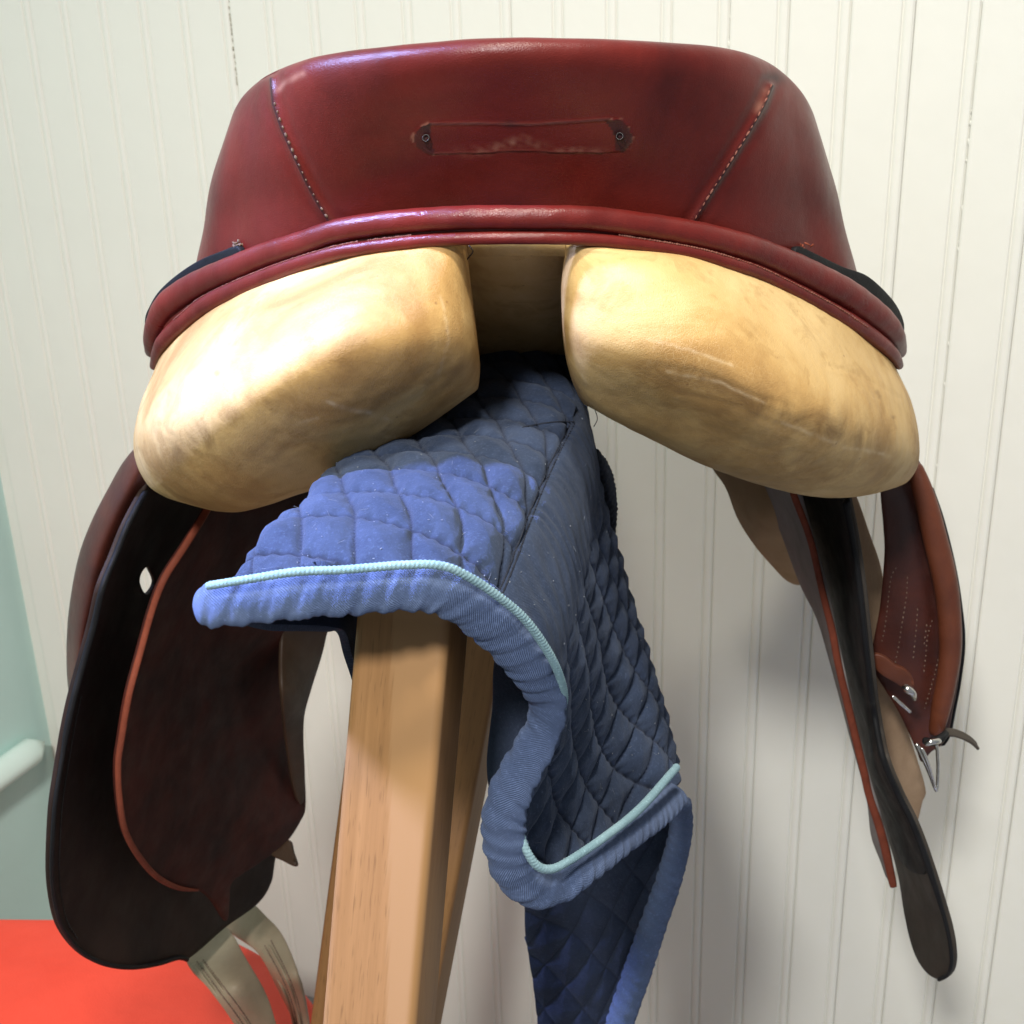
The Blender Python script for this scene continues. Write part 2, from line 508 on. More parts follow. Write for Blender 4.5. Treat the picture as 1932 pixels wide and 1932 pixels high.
M['fleece'] = cotton('black_fleece', (0.010, 0.012, 0.016), (0.03, 0.034, 0.045))

def wood(name, dark, light, seam=True):
    m, nt, b = mat(name)
    v = coords(nt, 'UV', (1, 1, 1))
    st = N(nt, 'ShaderNodeMapping'); st.inputs['Scale'].default_value = (260, 5, 1)
    nt.links.new(v, st.inputs['Vector'])
    n1 = noise(nt, st.outputs[0], 1.0, 6, 0.6, 0.3)
    col = ramp(nt, n1, [(0.25, dark), (0.75, light)])
    st2 = N(nt, 'ShaderNodeMapping'); st2.inputs['Scale'].default_value = (900, 60, 1)
    nt.links.new(v, st2.inputs['Vector'])
    fl = noise(nt, st2.outputs[0], 1.0, 2, 0.5)
    col = mix(nt, ramp(nt, fl, [(0.58, (0, 0, 0)), (0.72, (0.6,) * 3)]), col, tuple(c * 0.55 for c in dark))
    col = mix(nt, attr(nt, 'mark'), col, tuple(min(1, c * k_) for c, k_ in zip(light, (0.98, 1.04, 1.15))))
    nt.links.new(col, b.inputs['Base Color'])
    b.inputs['Roughness'].default_value = 0.5
    b.inputs['Specular IOR Level'].default_value = 0.22
    bump(nt, b, n1, 0.12, 0.0006)
    return m
M['wood'] = wood('honey_maple', (0.200, 0.098, 0.034), (0.285, 0.148, 0.056))

def paint(name, base, rough=0.45, var=0.06):
    m, nt, b = mat(name)
    v = coords(nt)
    c2 = tuple(c * (1 - var) for c in base)
    col = ramp(nt, noise(nt, v, 5, 6, 0.6), [(0.3, c2), (0.7, base)])
    spk = noise(nt, v, 120, 4, 0.7)
    col = mix(nt, ramp(nt, spk, [(0.66, (0, 0, 0)), (0.85, (0.35,) * 3)]), col, tuple(c * 0.72 for c in base))
    nt.links.new(col, b.inputs['Base Color'])
    b.inputs['Roughness'].default_value = rough
    b.inputs['Specular IOR Level'].default_value = 0.35
    p = bump(nt, b, noise(nt, v, 90, 5, 0.65), 0.12, 0.0015)
    bump(nt, b, noise(nt, v, 14, 3, 0.5), 0.25, 0.004, p)
    return m
M['wall'] = paint('cream_white_paint', (0.80, 0.795, 0.725))
M['caulk'] = paint('dusty_caulk', (0.40, 0.37, 0.29), 0.8, 0.25)
M['teal'] = paint('pale_teal_paint', (0.52, 0.71, 0.67), 0.5)
M['rail'] = paint('pale_teal_gloss', (0.66, 0.80, 0.75), 0.35)
M['floor'] = paint('grey_floor', (0.33, 0.32, 0.31), 0.55, 0.15)
M['red'] = leather('orange_red_leatherette', (0.76, 0.060, 0.034), (0.90, 0.088, 0.052), 0.5, 0.3, 420, 0.5, 7)
def metal(name, c, r):
    m, nt, b = mat(name)
    b.inputs['Metallic'].default_value = 1
    v = coords(nt)
    nt.links.new(ramp(nt, noise(nt, v, 300, 4), [(0.3, tuple(x * 0.7 for x in c)), (0.7, c)]), b.inputs['Base Color'])
    b.inputs['Roughness'].default_value = r
    return m
M['steel'] = metal('nickel_plate', (0.72, 0.70, 0.66), 0.22)
M['hole'] = metal('dark_eyelet', (0.10, 0.09, 0.09), 0.4)

# ------------------------------------------------------------------ the setting
WYAW = math.radians(25)
WD = np.array([math.cos(WYAW), -math.sin(WYAW), 0])      # along the wall, to the right
WN = np.array([-math.sin(WYAW), -math.cos(WYAW), 0])     # out of the wall, into the room
W0 = np.array([0.05, 1.29, 0.0])
def wall_s(px, py):
    d = ray(px, py); t = ((W0 - CAM) @ WN) / (d @ WN)
    return float((CAM + d * t - W0) @ WD), CAM + d * t
S_CORNER = wall_s(33, 1150)[0]
BW = 0.0508
s0 = wall_s(1061, 0)[0]
def box(name, x0, x1, y0, y1, z0, z1, mat_, parent=None, axes=None, org=None):
    V = np.array([[x, y, z] for z in (z0, z1) for y in (y0, y1) for x in (x0, x1)], float)
    if axes is not None: V = org + V[:, :1] * axes[0] + V[:, 1:2] * axes[1] + V[:, 2:] * axes[2]
    F = [[0, 2, 3, 1], [4, 5, 7, 6], [0, 1, 5, 4], [2, 6, 7, 3], [0, 4, 6, 2], [1, 3, 7, 5]]
    return mk(name, V, F, mat_, parent, smooth=False)
ZA = np.array([0, 0, 1.0])
corner = W0 + WD * S_CORNER
fl = box('floor', -2.6, 2.2, -1.6, 3.2, -0.1, 0.0, M['floor']); fl['kind'] = 'structure'
wall = box('back_wall', S_CORNER, 1.4, -0.12, -0.014, 0.0, 2.7, M['wall'], axes=(WD, WN, ZA), org=W0)
wall['kind'] = 'structure'
# bead-board: each board a piece of its own, 12 mm thick, a bead and two quirks at its right edge
prof = [(0.0, -0.0135), (0.0, -0.0022), (0.0009, -0.0006), (0.0022, 0.0)]
e = BW - 0.0112
prof += [(e, 0.0), (e + 0.0006, -0.0008), (e + 0.0013, -0.0030), (e + 0.0021, -0.0030), (e + 0.0026, -0.0014)]
for k in range(9):
    a = math.pi * (0.88 - 0.76 * k / 8)
    prof.append((e + 0.0062 + 0.0036 * math.cos(a), -0.0019 + 0.0021 * math.sin(a)))
prof += [(BW - 0.0012, -0.0024), (BW - 0.0004, -0.0034), (BW - 0.0004, -0.0135)]
prof = np.array(prof); prof[prof[:, 1] > -0.01, 1] *= 0.6
def board_mesh(w_extra=0.0):
    n = len(prof); V = []; F = []
    for z in (0.0, 2.7):
        for x, y in prof: V.append((x, y, z))
    for i in range(n):
        j = (i + 1) % n
        F.append([i, j, n + j, n + i])
    F.append(list(range(n))[::-1]); F.append([n + i for i in range(n)])
    me = bpy.data.meshes.new('board'); me.from_pydata(V, [], F); me.materials.append(M['wall']); me.update()
    return me
bm_ = board_mesh()
k0 = math.ceil((S_CORNER - s0) / BW) - 1
Rw = Matrix(((WD[0], WN[0], 0), (WD[1], WN[1], 0), (0, 0, 1))).to_4x4()
for k in range(k0 + 1, 24):
    s = s0 + k * BW
    if s > 1.35: break
    o = bpy.data.objects.new('board', bm_); COL.objects.link(o); o.parent = wall
    jig = random.uniform(-0.0005, 0.0005)
    o.matrix_local = Matrix.Translation(Vector(W0 + WD * s + WN * jig)) @ Rw
# squeezed-out filler along the three panel joints
for (px, py, y0, y1, dark) in ((468, 60, -40, 170, 1), (1361, 40, -40, 140, 0), (1822, 100, -40, 2000, 0)):
    s = wall_s(px, py)[0]
    s = s0 + round((s - s0) / BW) * BW
    zt = wall_s(px, y0)[1][2]; zb = wall_s(px, y1)[1][2]
    it = []
    z = zb
    while z < zt:
        z += random.uniform(0.003, 0.009) if dark else random.uniform(0.006, 0.04)
        p = W0 + WD * (s + random.uniform(-0.0006, 0.0008)) + WN * -0.0012; p = p + ZA * (z - p[2])
        it.append((p, ZA + WD * random.uniform(-.2, .2), random.uniform(0.002, 0.006), random.uniform(0.0005, 0.0010) * (1 if dark else .8), WN))
    beads('caulk', it, M['caulk'] if dark else M['wall'], wall)

side = box('side_wall', 0.0, 2.4, 0.0, 0.12, 0.0, 2.7, M['teal'], axes=(WN, -WD, ZA), org=corner - WN * 0.1)
# face of the side wall must be at the corner line, body to the left
side['kind'] = 'structure'
# handrail fixed along the side wall
dcorner = wall_s(100, 1392)[1]
zr = dcorner[2]
rp = []
for t in (0.012, 0.1, 0.4, 0.9, 1.6):
    p = corner + WN * t + WD * 0.016; rp.append([p[0], p[1], zr, 0.019])
hr = sweep3('rail', np.array(rp), M['rail'], side, n=60, m=20, power=2.6)

# red upholstered pouf below the flap
ZT = 0.40
out = [(-420, 1716), (-150, 1712), (100, 1713), (260, 1716), (400, 1736), (500, 1775), (562, 1824), (600, 1862), (640, 1940),
       (655, 2060), (600, 2250), (300, 2420), (-100, 2480), (-420, 2300), (-520, 1950)]
O = np.array([UZ(px, py, ZT) for px, py in out])[:, :2]
O = catmull(O, 200, closed=True); O, _ = even(np.vstack([O, O[:1]]), 161); O = O[:-1]
cen = O.mean(0)
rings = []
for k in range(10):                                   # crown, then the rounded shoulder
    a = k / 9
    rings.append((0.02 + 0.90 * a, 0.016 * (1 - a ** 2)))
for k in range(1, 9):
    a = k / 8 * math.pi / 2
    rings.append((0.92 + 0.08 * math.sin(a), -0.055 * (1 - math.cos(a))))
rings += [(1.0, -0.12), (0.995, -0.22), (0.985, -0.30), (0.96, -0.375), (0.90, -0.397)]
V = []
for sc_, dz in rings:
    for p in O: V.append((*(cen + (p - cen) * sc_), ZT + dz - 0.004))
nR = len(rings)
F = gridfaces(nR, 160, True).tolist()
F.append(list(range(160))[::-1]); F.append([(nR - 1) * 160 + i for i in range(160)])
V = np.array(V)
f = F[160 * 8]; nn = np.cross(V[f[1]] - V[f[0]], V[f[2]] - V[f[0]])
if nn[2] < 0: F = [list(q)[::-1] for q in F]
pr = root('padded_seat', (float(cen[0]), float(cen[1]), 0), 'plain orange red padded seat with rounded corner beneath the pale straps', 'seat')
cush = mk('cushion', V, F, M['red'], pr)

# ------------------------------------------------------------------ wooden stand
stand = root('saddle_stand', (0.0, 0.75, 0), 'honey coloured wooden saddle stand with splayed legs under the quilted pad', 'stand')
SY = math.radians(15)
AX = np.array([math.sin(SY), math.cos(SY), 0]); LX = np.array([math.cos(SY), -math.sin(SY), 0])
def beam_leg(name, top, bot, w, d, lx, parent, seam=None, rr=0.004, thirds=None):
    """square timber with rounded arrises from top to bot (centres of its near face), w wide, d deep"""
    top = np.asarray(top, float); bot = np.asarray(bot, float)
    ax = (bot - top); L = np.linalg.norm(ax); ax /= L
    lx = lx - (lx @ ax) * ax; lx /= np.linalg.norm(lx)
    dp = np.cross(lx, ax)
    if dp[1] < 0: dp = -dp
    if abs(dp[1]) < 0.2: dp = np.array([0, 0, -1.0])
    ring = []
    for cx, cy, a0 in ((w / 2 - rr, rr, -90), (w / 2 - rr, d - rr, 0), (-w / 2 + rr, d - rr, 90), (-w / 2 + rr, rr, 180)):
        for k in range(5):
            a = math.radians(a0 + 90 * k / 4); ring.append((cx + rr * math.cos(a), cy + rr * math.sin(a)))
    extra = []
    # subdivide the near face so the lamination can be marked
    near = [(-w / 2 + rr + (w - 2 * rr) * k / 40, 0.0) for k in range(1, 40)]
    ring = ring[:20] + near
    ring = np.array(ring); n = len(ring); m = 2
    V = []; uvs = []; mk_ = []
    per = np.concatenate([[0], np.cumsum(np.linalg.norm(np.diff(ring, axis=0), axis=1))])
    rows = 70
    for r in range(rows):
        t = r / (rows - 1)
        for i, (x, y) in enumerate(ring):
            V.append(top + ax * L * t + lx * x + dp * y); uvs.append((per[i], t * L))
            mk_.append(1.0 if seam is not None and x > seam + 0.075 * min(t * L, 0.26) and y < rr else 0.0)
    F = gridfaces(rows, n, True).tolist()
    F.append(list(range(n))); F.append([(rows - 1) * n + i for i in range(n)][::-1])
    V = np.array(V)
    f = F[n * 3]; nn = np.cross(V[f[1]] - V[f[0]], V[f[2]] - V[f[0]])
    c = V[n * 3:n * 4].mean(0)
    if nn @ (V[f[0]] - c) < 0: F = [list(q)[::-1] for q in F]
    return mk(name, V, F, M['wood'], parent, uvs, {'mark': mk_})
ZC = 0.600
def Pzc(px, py, zc): return CAM + ray(px, py) * zc
tl, tr_ = Pzc(669, 1159, ZC), Pzc(848, 1165, ZC * 0.985)
bl, br = Pzc(602, 1932, ZC), Pzc(785, 1932, ZC * 0.985)
ctop = (tl + tr_) / 2; cbot = (bl + br) / 2
adir = (cbot - ctop) / np.linalg.norm(cbot - ctop)
wid = 0.0430
top = ctop - adir * 0.014
bot = top + adir * ((0.0 - top[2]) / adir[2])
beam_leg('leg', top, bot, wid, 0.036, LX, stand, seam=-0.0055)
# the carrying beam under the pad
bz = H - 0.264
BA = math.radians(9); AB = np.array([math.sin(BA), math.cos(BA), 0]); LB = np.array([math.cos(BA), -math.sin(BA), 0])
b0 = np.array([-0.038, 0.566, bz])
beam_leg('beam', b0, b0 + AB * 0.51, 0.066, 0.034, LB, stand)
# two legs behind it
for (p0, p1, w_) in (((912, 1150, 0.80), (800, 1760, 0.78), 0.034), ((738, 1150, 0.86), (654, 1757, 0.84), 0.040)):
    a = U(*p0); b = U(*p1); dd = (b - a) / np.linalg.norm(b - a)
    b = a + dd * ((0.0 - a[2]) / dd[2]); a = a + dd * ((bz - 0.036 - a[2]) / dd[2])
    beam_leg('leg', a, b, w_, 0.046, LX, stand)

# ------------------------------------------------------------------ quilted pad
pad = root('saddle_pad', (0.0, 0.7, H - 0.25), 'faded navy quilted saddle pad with pale aqua piping draped over the wooden stand', 'saddle pad')
rows = [
 [(432, 1160, .520), (428, 1144, .516), (440, 1126, .511), (560, 1096, .506), (690, 1090, .506), (810, 1088, .507), (922, 1132, .512), (1024, 1242, .526), (1048, 1304, .536), (1034, 1400, .540), (985, 1490, .535), (966, 1580, .533), (1006, 1660, .535)],
 [(500, 1060, .562), (484, 1032, .556), (512, 1000, .553), (630, 978, .553), (760, 970, .553), (860, 975, .555), (968, 1005, .562), (1058, 1090, .578), (1085, 1190, .590), (1090, 1310, .592), (1070, 1430, .588), (1062, 1530, .585), (1092, 1618, .582)],
 [(596, 985, .628), (580, 950, .620), (604, 918, .617), (712, 896, .617), (820, 884, .617), (905, 886, .619), (1005, 905, .626), (1085, 975, .640), (1110, 1080, .652), (1132, 1200, .656), (1140, 1330, .654), (1152, 1440, .650), (1186, 1552, .645)],
 [(660, 905, .728), (648, 868, .72), (676, 834, .715), (800, 806, .715), (890, 790, .715), (965, 782, .717), (1062, 790, .724), (1114, 840, .735), (1135, 950, .742), (1172, 1080, .742), (1206, 1200, .734), (1240, 1318, .722), (1280, 1462, .702)],
 [(800, 790, .86), (796, 760, .855), (815, 720, .85), (865, 672, .85), (930, 660, .85), (990, 655, .85), (1058, 665, .855), (1096, 720, .865), (1108, 830, .88), (1130, 950, .885), (1160, 1070, .885), (1192, 1190, .882), (1226, 1320, .875)],
 [(850, 640, 1.08), (850, 612, 1.075), (866, 578, 1.07), (900, 540, 1.07), (950, 530, 1.07), (996, 528, 1.07), (1040, 535, 1.07), (1070, 580, 1.08), (1080, 670, 1.10), (1095, 770, 1.11), (1112, 880, 1.115), (1130, 985, 1.115), (1150, 1100, 1.115)]]
ctrl = [[U(*p) for p in r] for r in rows]
NU, NV = 420, 420
# denser sampling near the camera
G = loft(ctrl, NU, NV * 2)
tt = np.linspace(0, 1, NV) ** 1.45
G = G[np.round(tt * (NV * 2 - 1)).astype(int)]
G = relax(G, 6)
nrm = gnormals(G)
PX = proj(G)
cs = np.linspace(0, len(rows[0]) - 1, NU)[None].repeat(NV, 0)       # control column of each vertex
uv = griduv(G)
wv = wobble(G, 60, 1) * 0.10
cum = np.concatenate([np.zeros((NV, 1)), np.cumsum(np.linalg.norm(np.diff(G, axis=1), axis=-1), 1)], 1)
a_ = cum - cum[:, [int(7.2 / (len(rows[0]) - 1) * (NU - 1))]]; b_ = G[..., 1]
f1 = a_ / 0.0235 + 0.45 * b_ / 0.036 + wv + 0.3; f2 = b_ / 0.036 + 0.42 * a_ / 0.036 + wobble(G, 45, 2) * 0.12
g1 = a_ / 0.0215 + 0.30 * b_ / 0.031 + wv + 0.3; g2 = b_ / 0.031 - 0.42 * a_ / 0.031 + wobble(G, 45, 2) * 0.10
def tri(f):
    return np.abs(f - np.round(f)) * 2
onfl = 1 / (1 + np.exp(-(cs - 7.9) * 9))
pill = lambda x, y: np.clip(np.minimum(x, y), 0, 1) ** 0.38 * 0.72 + 0.28 * np.sqrt(x * y)
ht = pill(tri(f1), tri(f2)); hf = pill(tri(g1), tri(g2))
seam = [(946, 1116), (968, 1062), (1008, 955), (1045, 868), (1082, 796)]
seam2 = [(1082, 796), (1040, 797), (988, 806)]
ds = np.minimum(seg_dist(PX, seam), seg_dist(PX, seam2) + 4)
ds = np.where(G[..., 1] < 0.78, ds, 99.0)
mid = (cs > 5.7) & (cs < 7.9)
strip = mid & (PX[..., 0] > np.interp(PX[..., 1], [796, 868, 955, 1062, 1116], [1082, 1045, 1008, 968, 946]))
rib = 0.60 + 0.10 * np.sin(b_ / 0.0019 + wobble(G, 70, 3) * 4.5) * np.clip(0.55 + 0.7 * wobble(G, 90, 1), 0.1, 1) + 0.10 * wobble(G, 55, 6)
ht = np.where(strip, rib, ht)
hq = ht * (1 - onfl) + hf * onfl
linew = np.minimum(np.where(strip, 1, np.minimum(tri(f1), tri(f2))) * (1 - onfl) + onfl * np.minimum(tri(g1), tri(g2)), 1)
disp_ = 0.0062 * (hq - 0.55) + 0.0007 * wobble(G, 120, 4) + 0.0004 * wobble(G, 300, 5)
# puckers pulled across the stitch lines
disp_ += 0.00045 * np.sin(a_ / 0.00042 * 0.35 + wobble(G, 80, 6) * 4) * np.exp(-(linew / 0.3) ** 2)
disp_ -= 0.0022 * np.exp(-(ds / 9.0) ** 2)
G2 = G + nrm * disp_[..., None]
thread = np.exp(-(linew / 0.065) ** 2) * 0.9 * np.where(strip, 0, 1)
thread = np.maximum(thread, np.exp(-(ds / 3.2) ** 2) * 0.6)
grid('quilted_cover', G2, M['quilt'], pad, {'mark': thread}, keep='pad', thick=-0.006)
# twin seam threads
sd = [[(p[0] + dx, p[1]) for p in seam] for dx in (-4, 4)]
it = []
stitches('seam_stitching', 'pad', sd + [seam2], 70, M['darkthread'], pad, 0.0030, 0.00045, 0.0001)

# lining that turns under the left edge and hangs beside the leg
lr = [(410, 1174, .510), (460, 1186, .512), (520, 1192, .515), (590, 1196, .522), (622, 1206, .530), (640, 1252, .538), (656, 1330, .545), (668, 1450, .55)]
LR = np.array([U(*p) for p in lr])
ctrl = []
for k in range(5):
    q0 = U(*rows[k][0]) + (np.array([0.004, 0.004, -0.003]) if k == 0 else np.array([0.006, 0, -0.004]))
    ctrl.append([q0 + (p - LR[0]) * (1.0, .85, .7, .6, .5)[k] * (0.97 if j_ else 1) for j_, p in enumerate(LR)])
G = relax(loft(ctrl, 90, 70), 3)
G = G + gnormals(G) * (0.0014 * wobble(G, 110, 2))[..., None]
grid('lining', G, M['lining'], pad, {'mark': np.zeros(G.shape[:2])}, thick=0.004)

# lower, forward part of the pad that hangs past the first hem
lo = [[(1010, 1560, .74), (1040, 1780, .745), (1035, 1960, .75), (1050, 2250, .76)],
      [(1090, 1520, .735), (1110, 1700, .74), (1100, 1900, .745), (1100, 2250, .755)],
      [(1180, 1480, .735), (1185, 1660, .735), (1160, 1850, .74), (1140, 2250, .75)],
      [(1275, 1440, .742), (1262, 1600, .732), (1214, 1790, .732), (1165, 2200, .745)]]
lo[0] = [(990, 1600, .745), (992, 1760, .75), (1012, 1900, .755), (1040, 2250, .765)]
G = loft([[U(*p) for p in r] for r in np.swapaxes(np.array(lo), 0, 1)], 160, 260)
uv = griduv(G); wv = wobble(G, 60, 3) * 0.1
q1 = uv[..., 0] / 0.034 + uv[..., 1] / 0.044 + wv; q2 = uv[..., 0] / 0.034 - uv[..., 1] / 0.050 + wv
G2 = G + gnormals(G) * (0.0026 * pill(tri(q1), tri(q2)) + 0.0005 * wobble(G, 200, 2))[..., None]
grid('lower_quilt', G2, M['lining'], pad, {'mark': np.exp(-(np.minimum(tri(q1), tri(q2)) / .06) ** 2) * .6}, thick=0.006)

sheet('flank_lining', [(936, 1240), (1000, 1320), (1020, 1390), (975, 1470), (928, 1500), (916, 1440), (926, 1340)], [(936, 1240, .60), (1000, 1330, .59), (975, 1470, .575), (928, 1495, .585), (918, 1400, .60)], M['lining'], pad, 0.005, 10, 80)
def wrinkle(per, amp, tw=1.0, seed=0):
    def f(s, th):
        w = np.sin(2 * math.pi * s / per + tw * th + 1.7 * np.sin(s * 71 + seed) + 0.9 * np.sin(s * 190 + 2 * th))
        return amp * (np.abs(w) ** 0.7 * np.sign(w)) + 0.4 * amp * np.sin(2 * math.pi * s / (per * 0.41) + 2 * tw * th + 2 * np.sin(s * 133))
    return f
band = [(366, 1147, .504, 40), (420, 1140, .499, 43), (480, 1134, .497, 43), (560, 1124, .495, 44), (650, 1117, .494, 45), (760, 1108, .494, 45), (830, 1113, .496, 46), (880, 1138, .499, 46),
        (925, 1172, .504, 46), (972, 1222, .511, 43), (1008, 1272, .517, 39), (1033, 1322, .524, 35), (1026, 1372, .528, 36), (1000, 1425, .526, 38), (970, 1478, .523, 40),
        (952, 1533, .521, 41), (953, 1592, .521, 41), (972, 1645, .523, 40), (1008, 1674, .527, 38), (1053, 1670, .535, 34), (1105, 1636, .548, 30), (1172, 1586, .580, 27), (1240, 1535, .630, 26), (1283, 1494, .672, 24)]
sweep('binding', band, M['binding'], pad, n=520, m=36, flat=0.5, disp=wrinkle(0.0115, 0.062, 2.4))
hem2 = [(1284, 1505, .70, 20), (1284, 1570, .715, 22), (1262, 1660, .722, 24), (1234, 1740, .725, 25), (1204, 1830, .728, 26), (1170, 1930, .73, 26), (1150, 2020, .735, 26), (1130, 2250, .745, 26)]
sweep('binding', hem2, M['binding'], pad, n=240, m=28, flat=0.7, disp=wrinkle(0.009, 0.05, 1.6, 2))
pip = [(388, 1106, .494, 8), (468, 1093, .490, 8), (559, 1079, .488, 8.4), (649, 1075, .487, 8.4), (762, 1066, .487, 8.4), (830, 1067, .488, 8.4), (878, 1085, .491, 8.6), (933, 1120, .496, 8.6),
       (988, 1166, .503, 8.6), (1028, 1220, .510, 8.6), (1053, 1268, .517, 8), (1064, 1312, .526, 8), (1060, 1345, .535, 7)]
twist = lambda s, th: 0.08 * np.sin(2 * math.pi * s / 0.0018 + 2 * th)
sweep('piping', pip, M['piping'], pad, n=700, m=14, disp=twist)
pip2 = [(978, 1535, .527, 5), (983, 1575, .522, 7.4), (994, 1606, .519, 8), (1012, 1632, .519, 8.4), (1036, 1640, .522, 8.4), (1067, 1628, .530, 8), (1137, 1582, .555, 8), (1207, 1526, .597, 8), (1278, 1446, .660, 7.4)]
sweep('piping', pip2, M['piping'], pad, n=480, m=14, disp=twist)
# frayed dark fleece edge beyond the quilted flank
fr = [(1119, 850, .775, 9), (1140, 890, .785, 13), (1150, 940, .79, 13), (1152, 985, .79, 11), (1148, 1030, .785, 9)]
fl_ = sweep('fleece_edge', fr, M['fleece'], pad, n=160, m=24, disp=lambda s, th: 0.18 * np.sin(s * 900 + 5 * np.sin(th * 3)) * np.sin(th * 5 + s * 400))
# stray threads
for pts in ([(1122, 772, .742, .8), (1127, 790, .742, .8), (1120, 806, .742, .8)], [(1166, 1105, .735, .9), (1176, 1120, .733, .9), (1186, 1140, .73, .9), (1183, 1152, .73, .9)],
            [(1205, 1215, .727, .9), (1214, 1235, .726, .9), (1218, 1258, .724, .9)]):
    sweep('loose_thread', pts, M['darkthread'], pad, n=24, m=6)

# lint and short hairs caught in the cotton
it = []
lintp = [(random.uniform(420, 1290), random.uniform(780, 1640)) for _ in range(380)]
for q in lintp:
    h = hit('pad', *q)
    if h is None or h[0][1] > 0.8: continue
    dd = RNG.normal(size=3); dd -= dd @ h[1] * h[1] * 0.8; dd /= np.linalg.norm(dd)
    long_ = random.random() < 0.35
    it.append((h[0] + h[1] * 0.0004, dd, random.uniform(.003, .006) if long_ else random.uniform(.0005, .0013), 0.00006 if long_ else random.uniform(.00012, .0003), h[1]))
beads('lint', it, M['lint'], pad)

# ------------------------------------------------------------------ the saddle
saddle = root('saddle', (0.0, 0.85, H - 0.21), 'oxblood leather riding saddle with two tan padded panels resting on the quilted pad', 'saddle')

# --- cantle back, rim and seat: one leather shell
RIM = [(452, 262, .905), (446, 205, .80), (497, 150, .748), (602, 111, .702), (780, 88, .672), (975, 77, .660), (1190, 80, .672), (1370, 95, .702), (1470, 133, .748), (1527, 205, .80), (1512, 262, .905)]
MID = [(405, 380, .905), (402, 335, .79), (470, 296, .742), (585, 268, .706), (775, 243, .682), (978, 232, .674), (1196, 240, .682), (1382, 264, .706), (1500, 300, .742), (1574, 345, .79), (1560, 380, .905)]
BOT = [(388, 500, .905), (372, 500, .80), (440, 478, .760), (560, 450, .722), (770, 418, .700), (980, 405, .694), (1200, 415, .700), (1400, 452, .722), (1530, 490, .760), (1615, 515, .80), (1602, 515, .905)]
R = np.array([U(*p) for p in RIM]); Mi = np.array([U(*p) for p in MID]); Bt = np.array([U(*p) for p in BOT])
up1 = Mi * 0.28 + R * 0.72 + np.array([0, -0.006, 0.0])
lowr = Bt * 0.55 + Mi * 0.45 + np.array([0, 0.002, 0])
inset = lambda P, k, dy, z: np.stack([0.005 + (P[:, 0] - 0.005) * k, np.maximum(P[:, 1] + dy, 0) , z], 1)
zr_ = R[:, 2]
ctr = 0.005
rowsS = [Bt, lowr, Mi, up1, R]
rowsS.append(np.stack([ctr + (R[:, 0] - ctr) * 0.965, R[:, 1] + 0.012, zr_ - 0.0015], 1))
rowsS.append(np.stack([ctr + (R[:, 0] - ctr) * 0.88, R[:, 1] + 0.030, zr_ - 0.018], 1))
rowsS.append(np.stack([ctr + (R[:, 0] - ctr) * 0.72, 0.82 + (R[:, 1] - 0.66) * 0.35, np.full(11, H - 0.135)], 1))
rowsS.append(np.stack([ctr + (R[:, 0] - ctr) * 0.55, 0.93 + (R[:, 1] - 0.66) * 0.10, np.full(11, H - 0.150) - 0.10 * np.abs(R[:, 0] - ctr)], 1))
rowsS.append(np.stack([ctr + (R[:, 0] - ctr) * 0.42, 1.05 + 0 * R[:, 1], np.full(11, H - 0.135) - 0.22 * np.abs(R[:, 0] - ctr)], 1))
rowsS.append(np.stack([ctr + (R[:, 0] - ctr) * 0.36, 1.105 + 0 * R[:, 1], np.full(11, H - 0.128) - 0.3 * np.abs(R[:, 0] - ctr)], 1))
rowsS.append(np.stack([ctr + (R[:, 0] - ctr) * 0.38, 1.125 + 0 * R[:, 1], np.full(11, H - 0.165) - 0.3 * np.abs(R[:, 0] - ctr)], 1))
G = loft(rowsS, 520, 11 * 56 + 1)
G = relax(G, 10)
nrm = gnormals(G)
# outward normals on the shell
PX = proj(G)
vi = np.linspace(0, 11, G.shape[0])[:, None] * np.ones((1, G.shape[1]))
back = (vi < 4.3)
seamL = [(514, 150), (519, 196), (534, 240), (556, 292), (580, 344), (602, 385), (624, 420)]
seamR = [(1455, 162), (1440, 200), (1410, 254), (1372, 315), (1336, 372), (1306, 422)]
big = np.full(PX.shape[:2], 999.0)
sL = np.where(back, seg_dist(PX, seamL), big); sR = np.where(back, seg_dist(PX, seamR), big)
sS = np.minimum(sL, sR)
d = -0.0011 * np.exp(-(sS / 4.5) ** 2) + 0.0006 * np.exp(-((sS - 14) / 9) ** 2)
# ghost of a removed name plate
top_l = [(812, 233), (900, 232), (1000, 234), (1080, 229), (1150, 224)]
bot_l = [(815, 290), (900, 288), (985, 284), (1060, 287), (1140, 288)]
endL = [(808, 232), (788, 243), (778, 258), (784, 274), (800, 284), (818, 292)]
endR = [(1150, 224), (1172, 226), (1188, 240), (1194, 258), (1186, 274), (1172, 286)]
sT = np.where(back, seg_dist(PX, top_l), big); sB = np.where(back, seg_dist(PX, bot_l), big)
sE = np.where(back, np.minimum(seg_dist(PX, endL), seg_dist(PX, endR)), big)
inside = inpoly(PX, top_l + endR + bot_l[::-1] + endL[::-1]) & back
d += -0.0004 * np.exp(-(np.minimum(np.minimum(sT, sB + 2), sE + 2) / 3) ** 2)
d -= 0.0003 * inside
hl = np.where(back, np.minimum(np.hypot(PX[..., 0] - 805, PX[..., 1] - 262), np.hypot(PX[..., 0] - 1170, PX[..., 1] - 258)), big)
d -= 0.002 * np.exp(-(hl / 3.5) ** 2)
d += 0.0006 * wobble(G, 30, 1) + 0.00018 * wobble(G, 140, 2)
nz = wobble(G, 420, 3) * 0.5 + 0.5; nz2 = wobble(G, 1100, 4) * 0.5 + 0.5
mark = np.zeros(PX.shape[:2])
lobeL = inpoly(PX, [(812, 232), (796, 238), (780, 256), (786, 276), (806, 290), (822, 292), (812, 262)]) & back
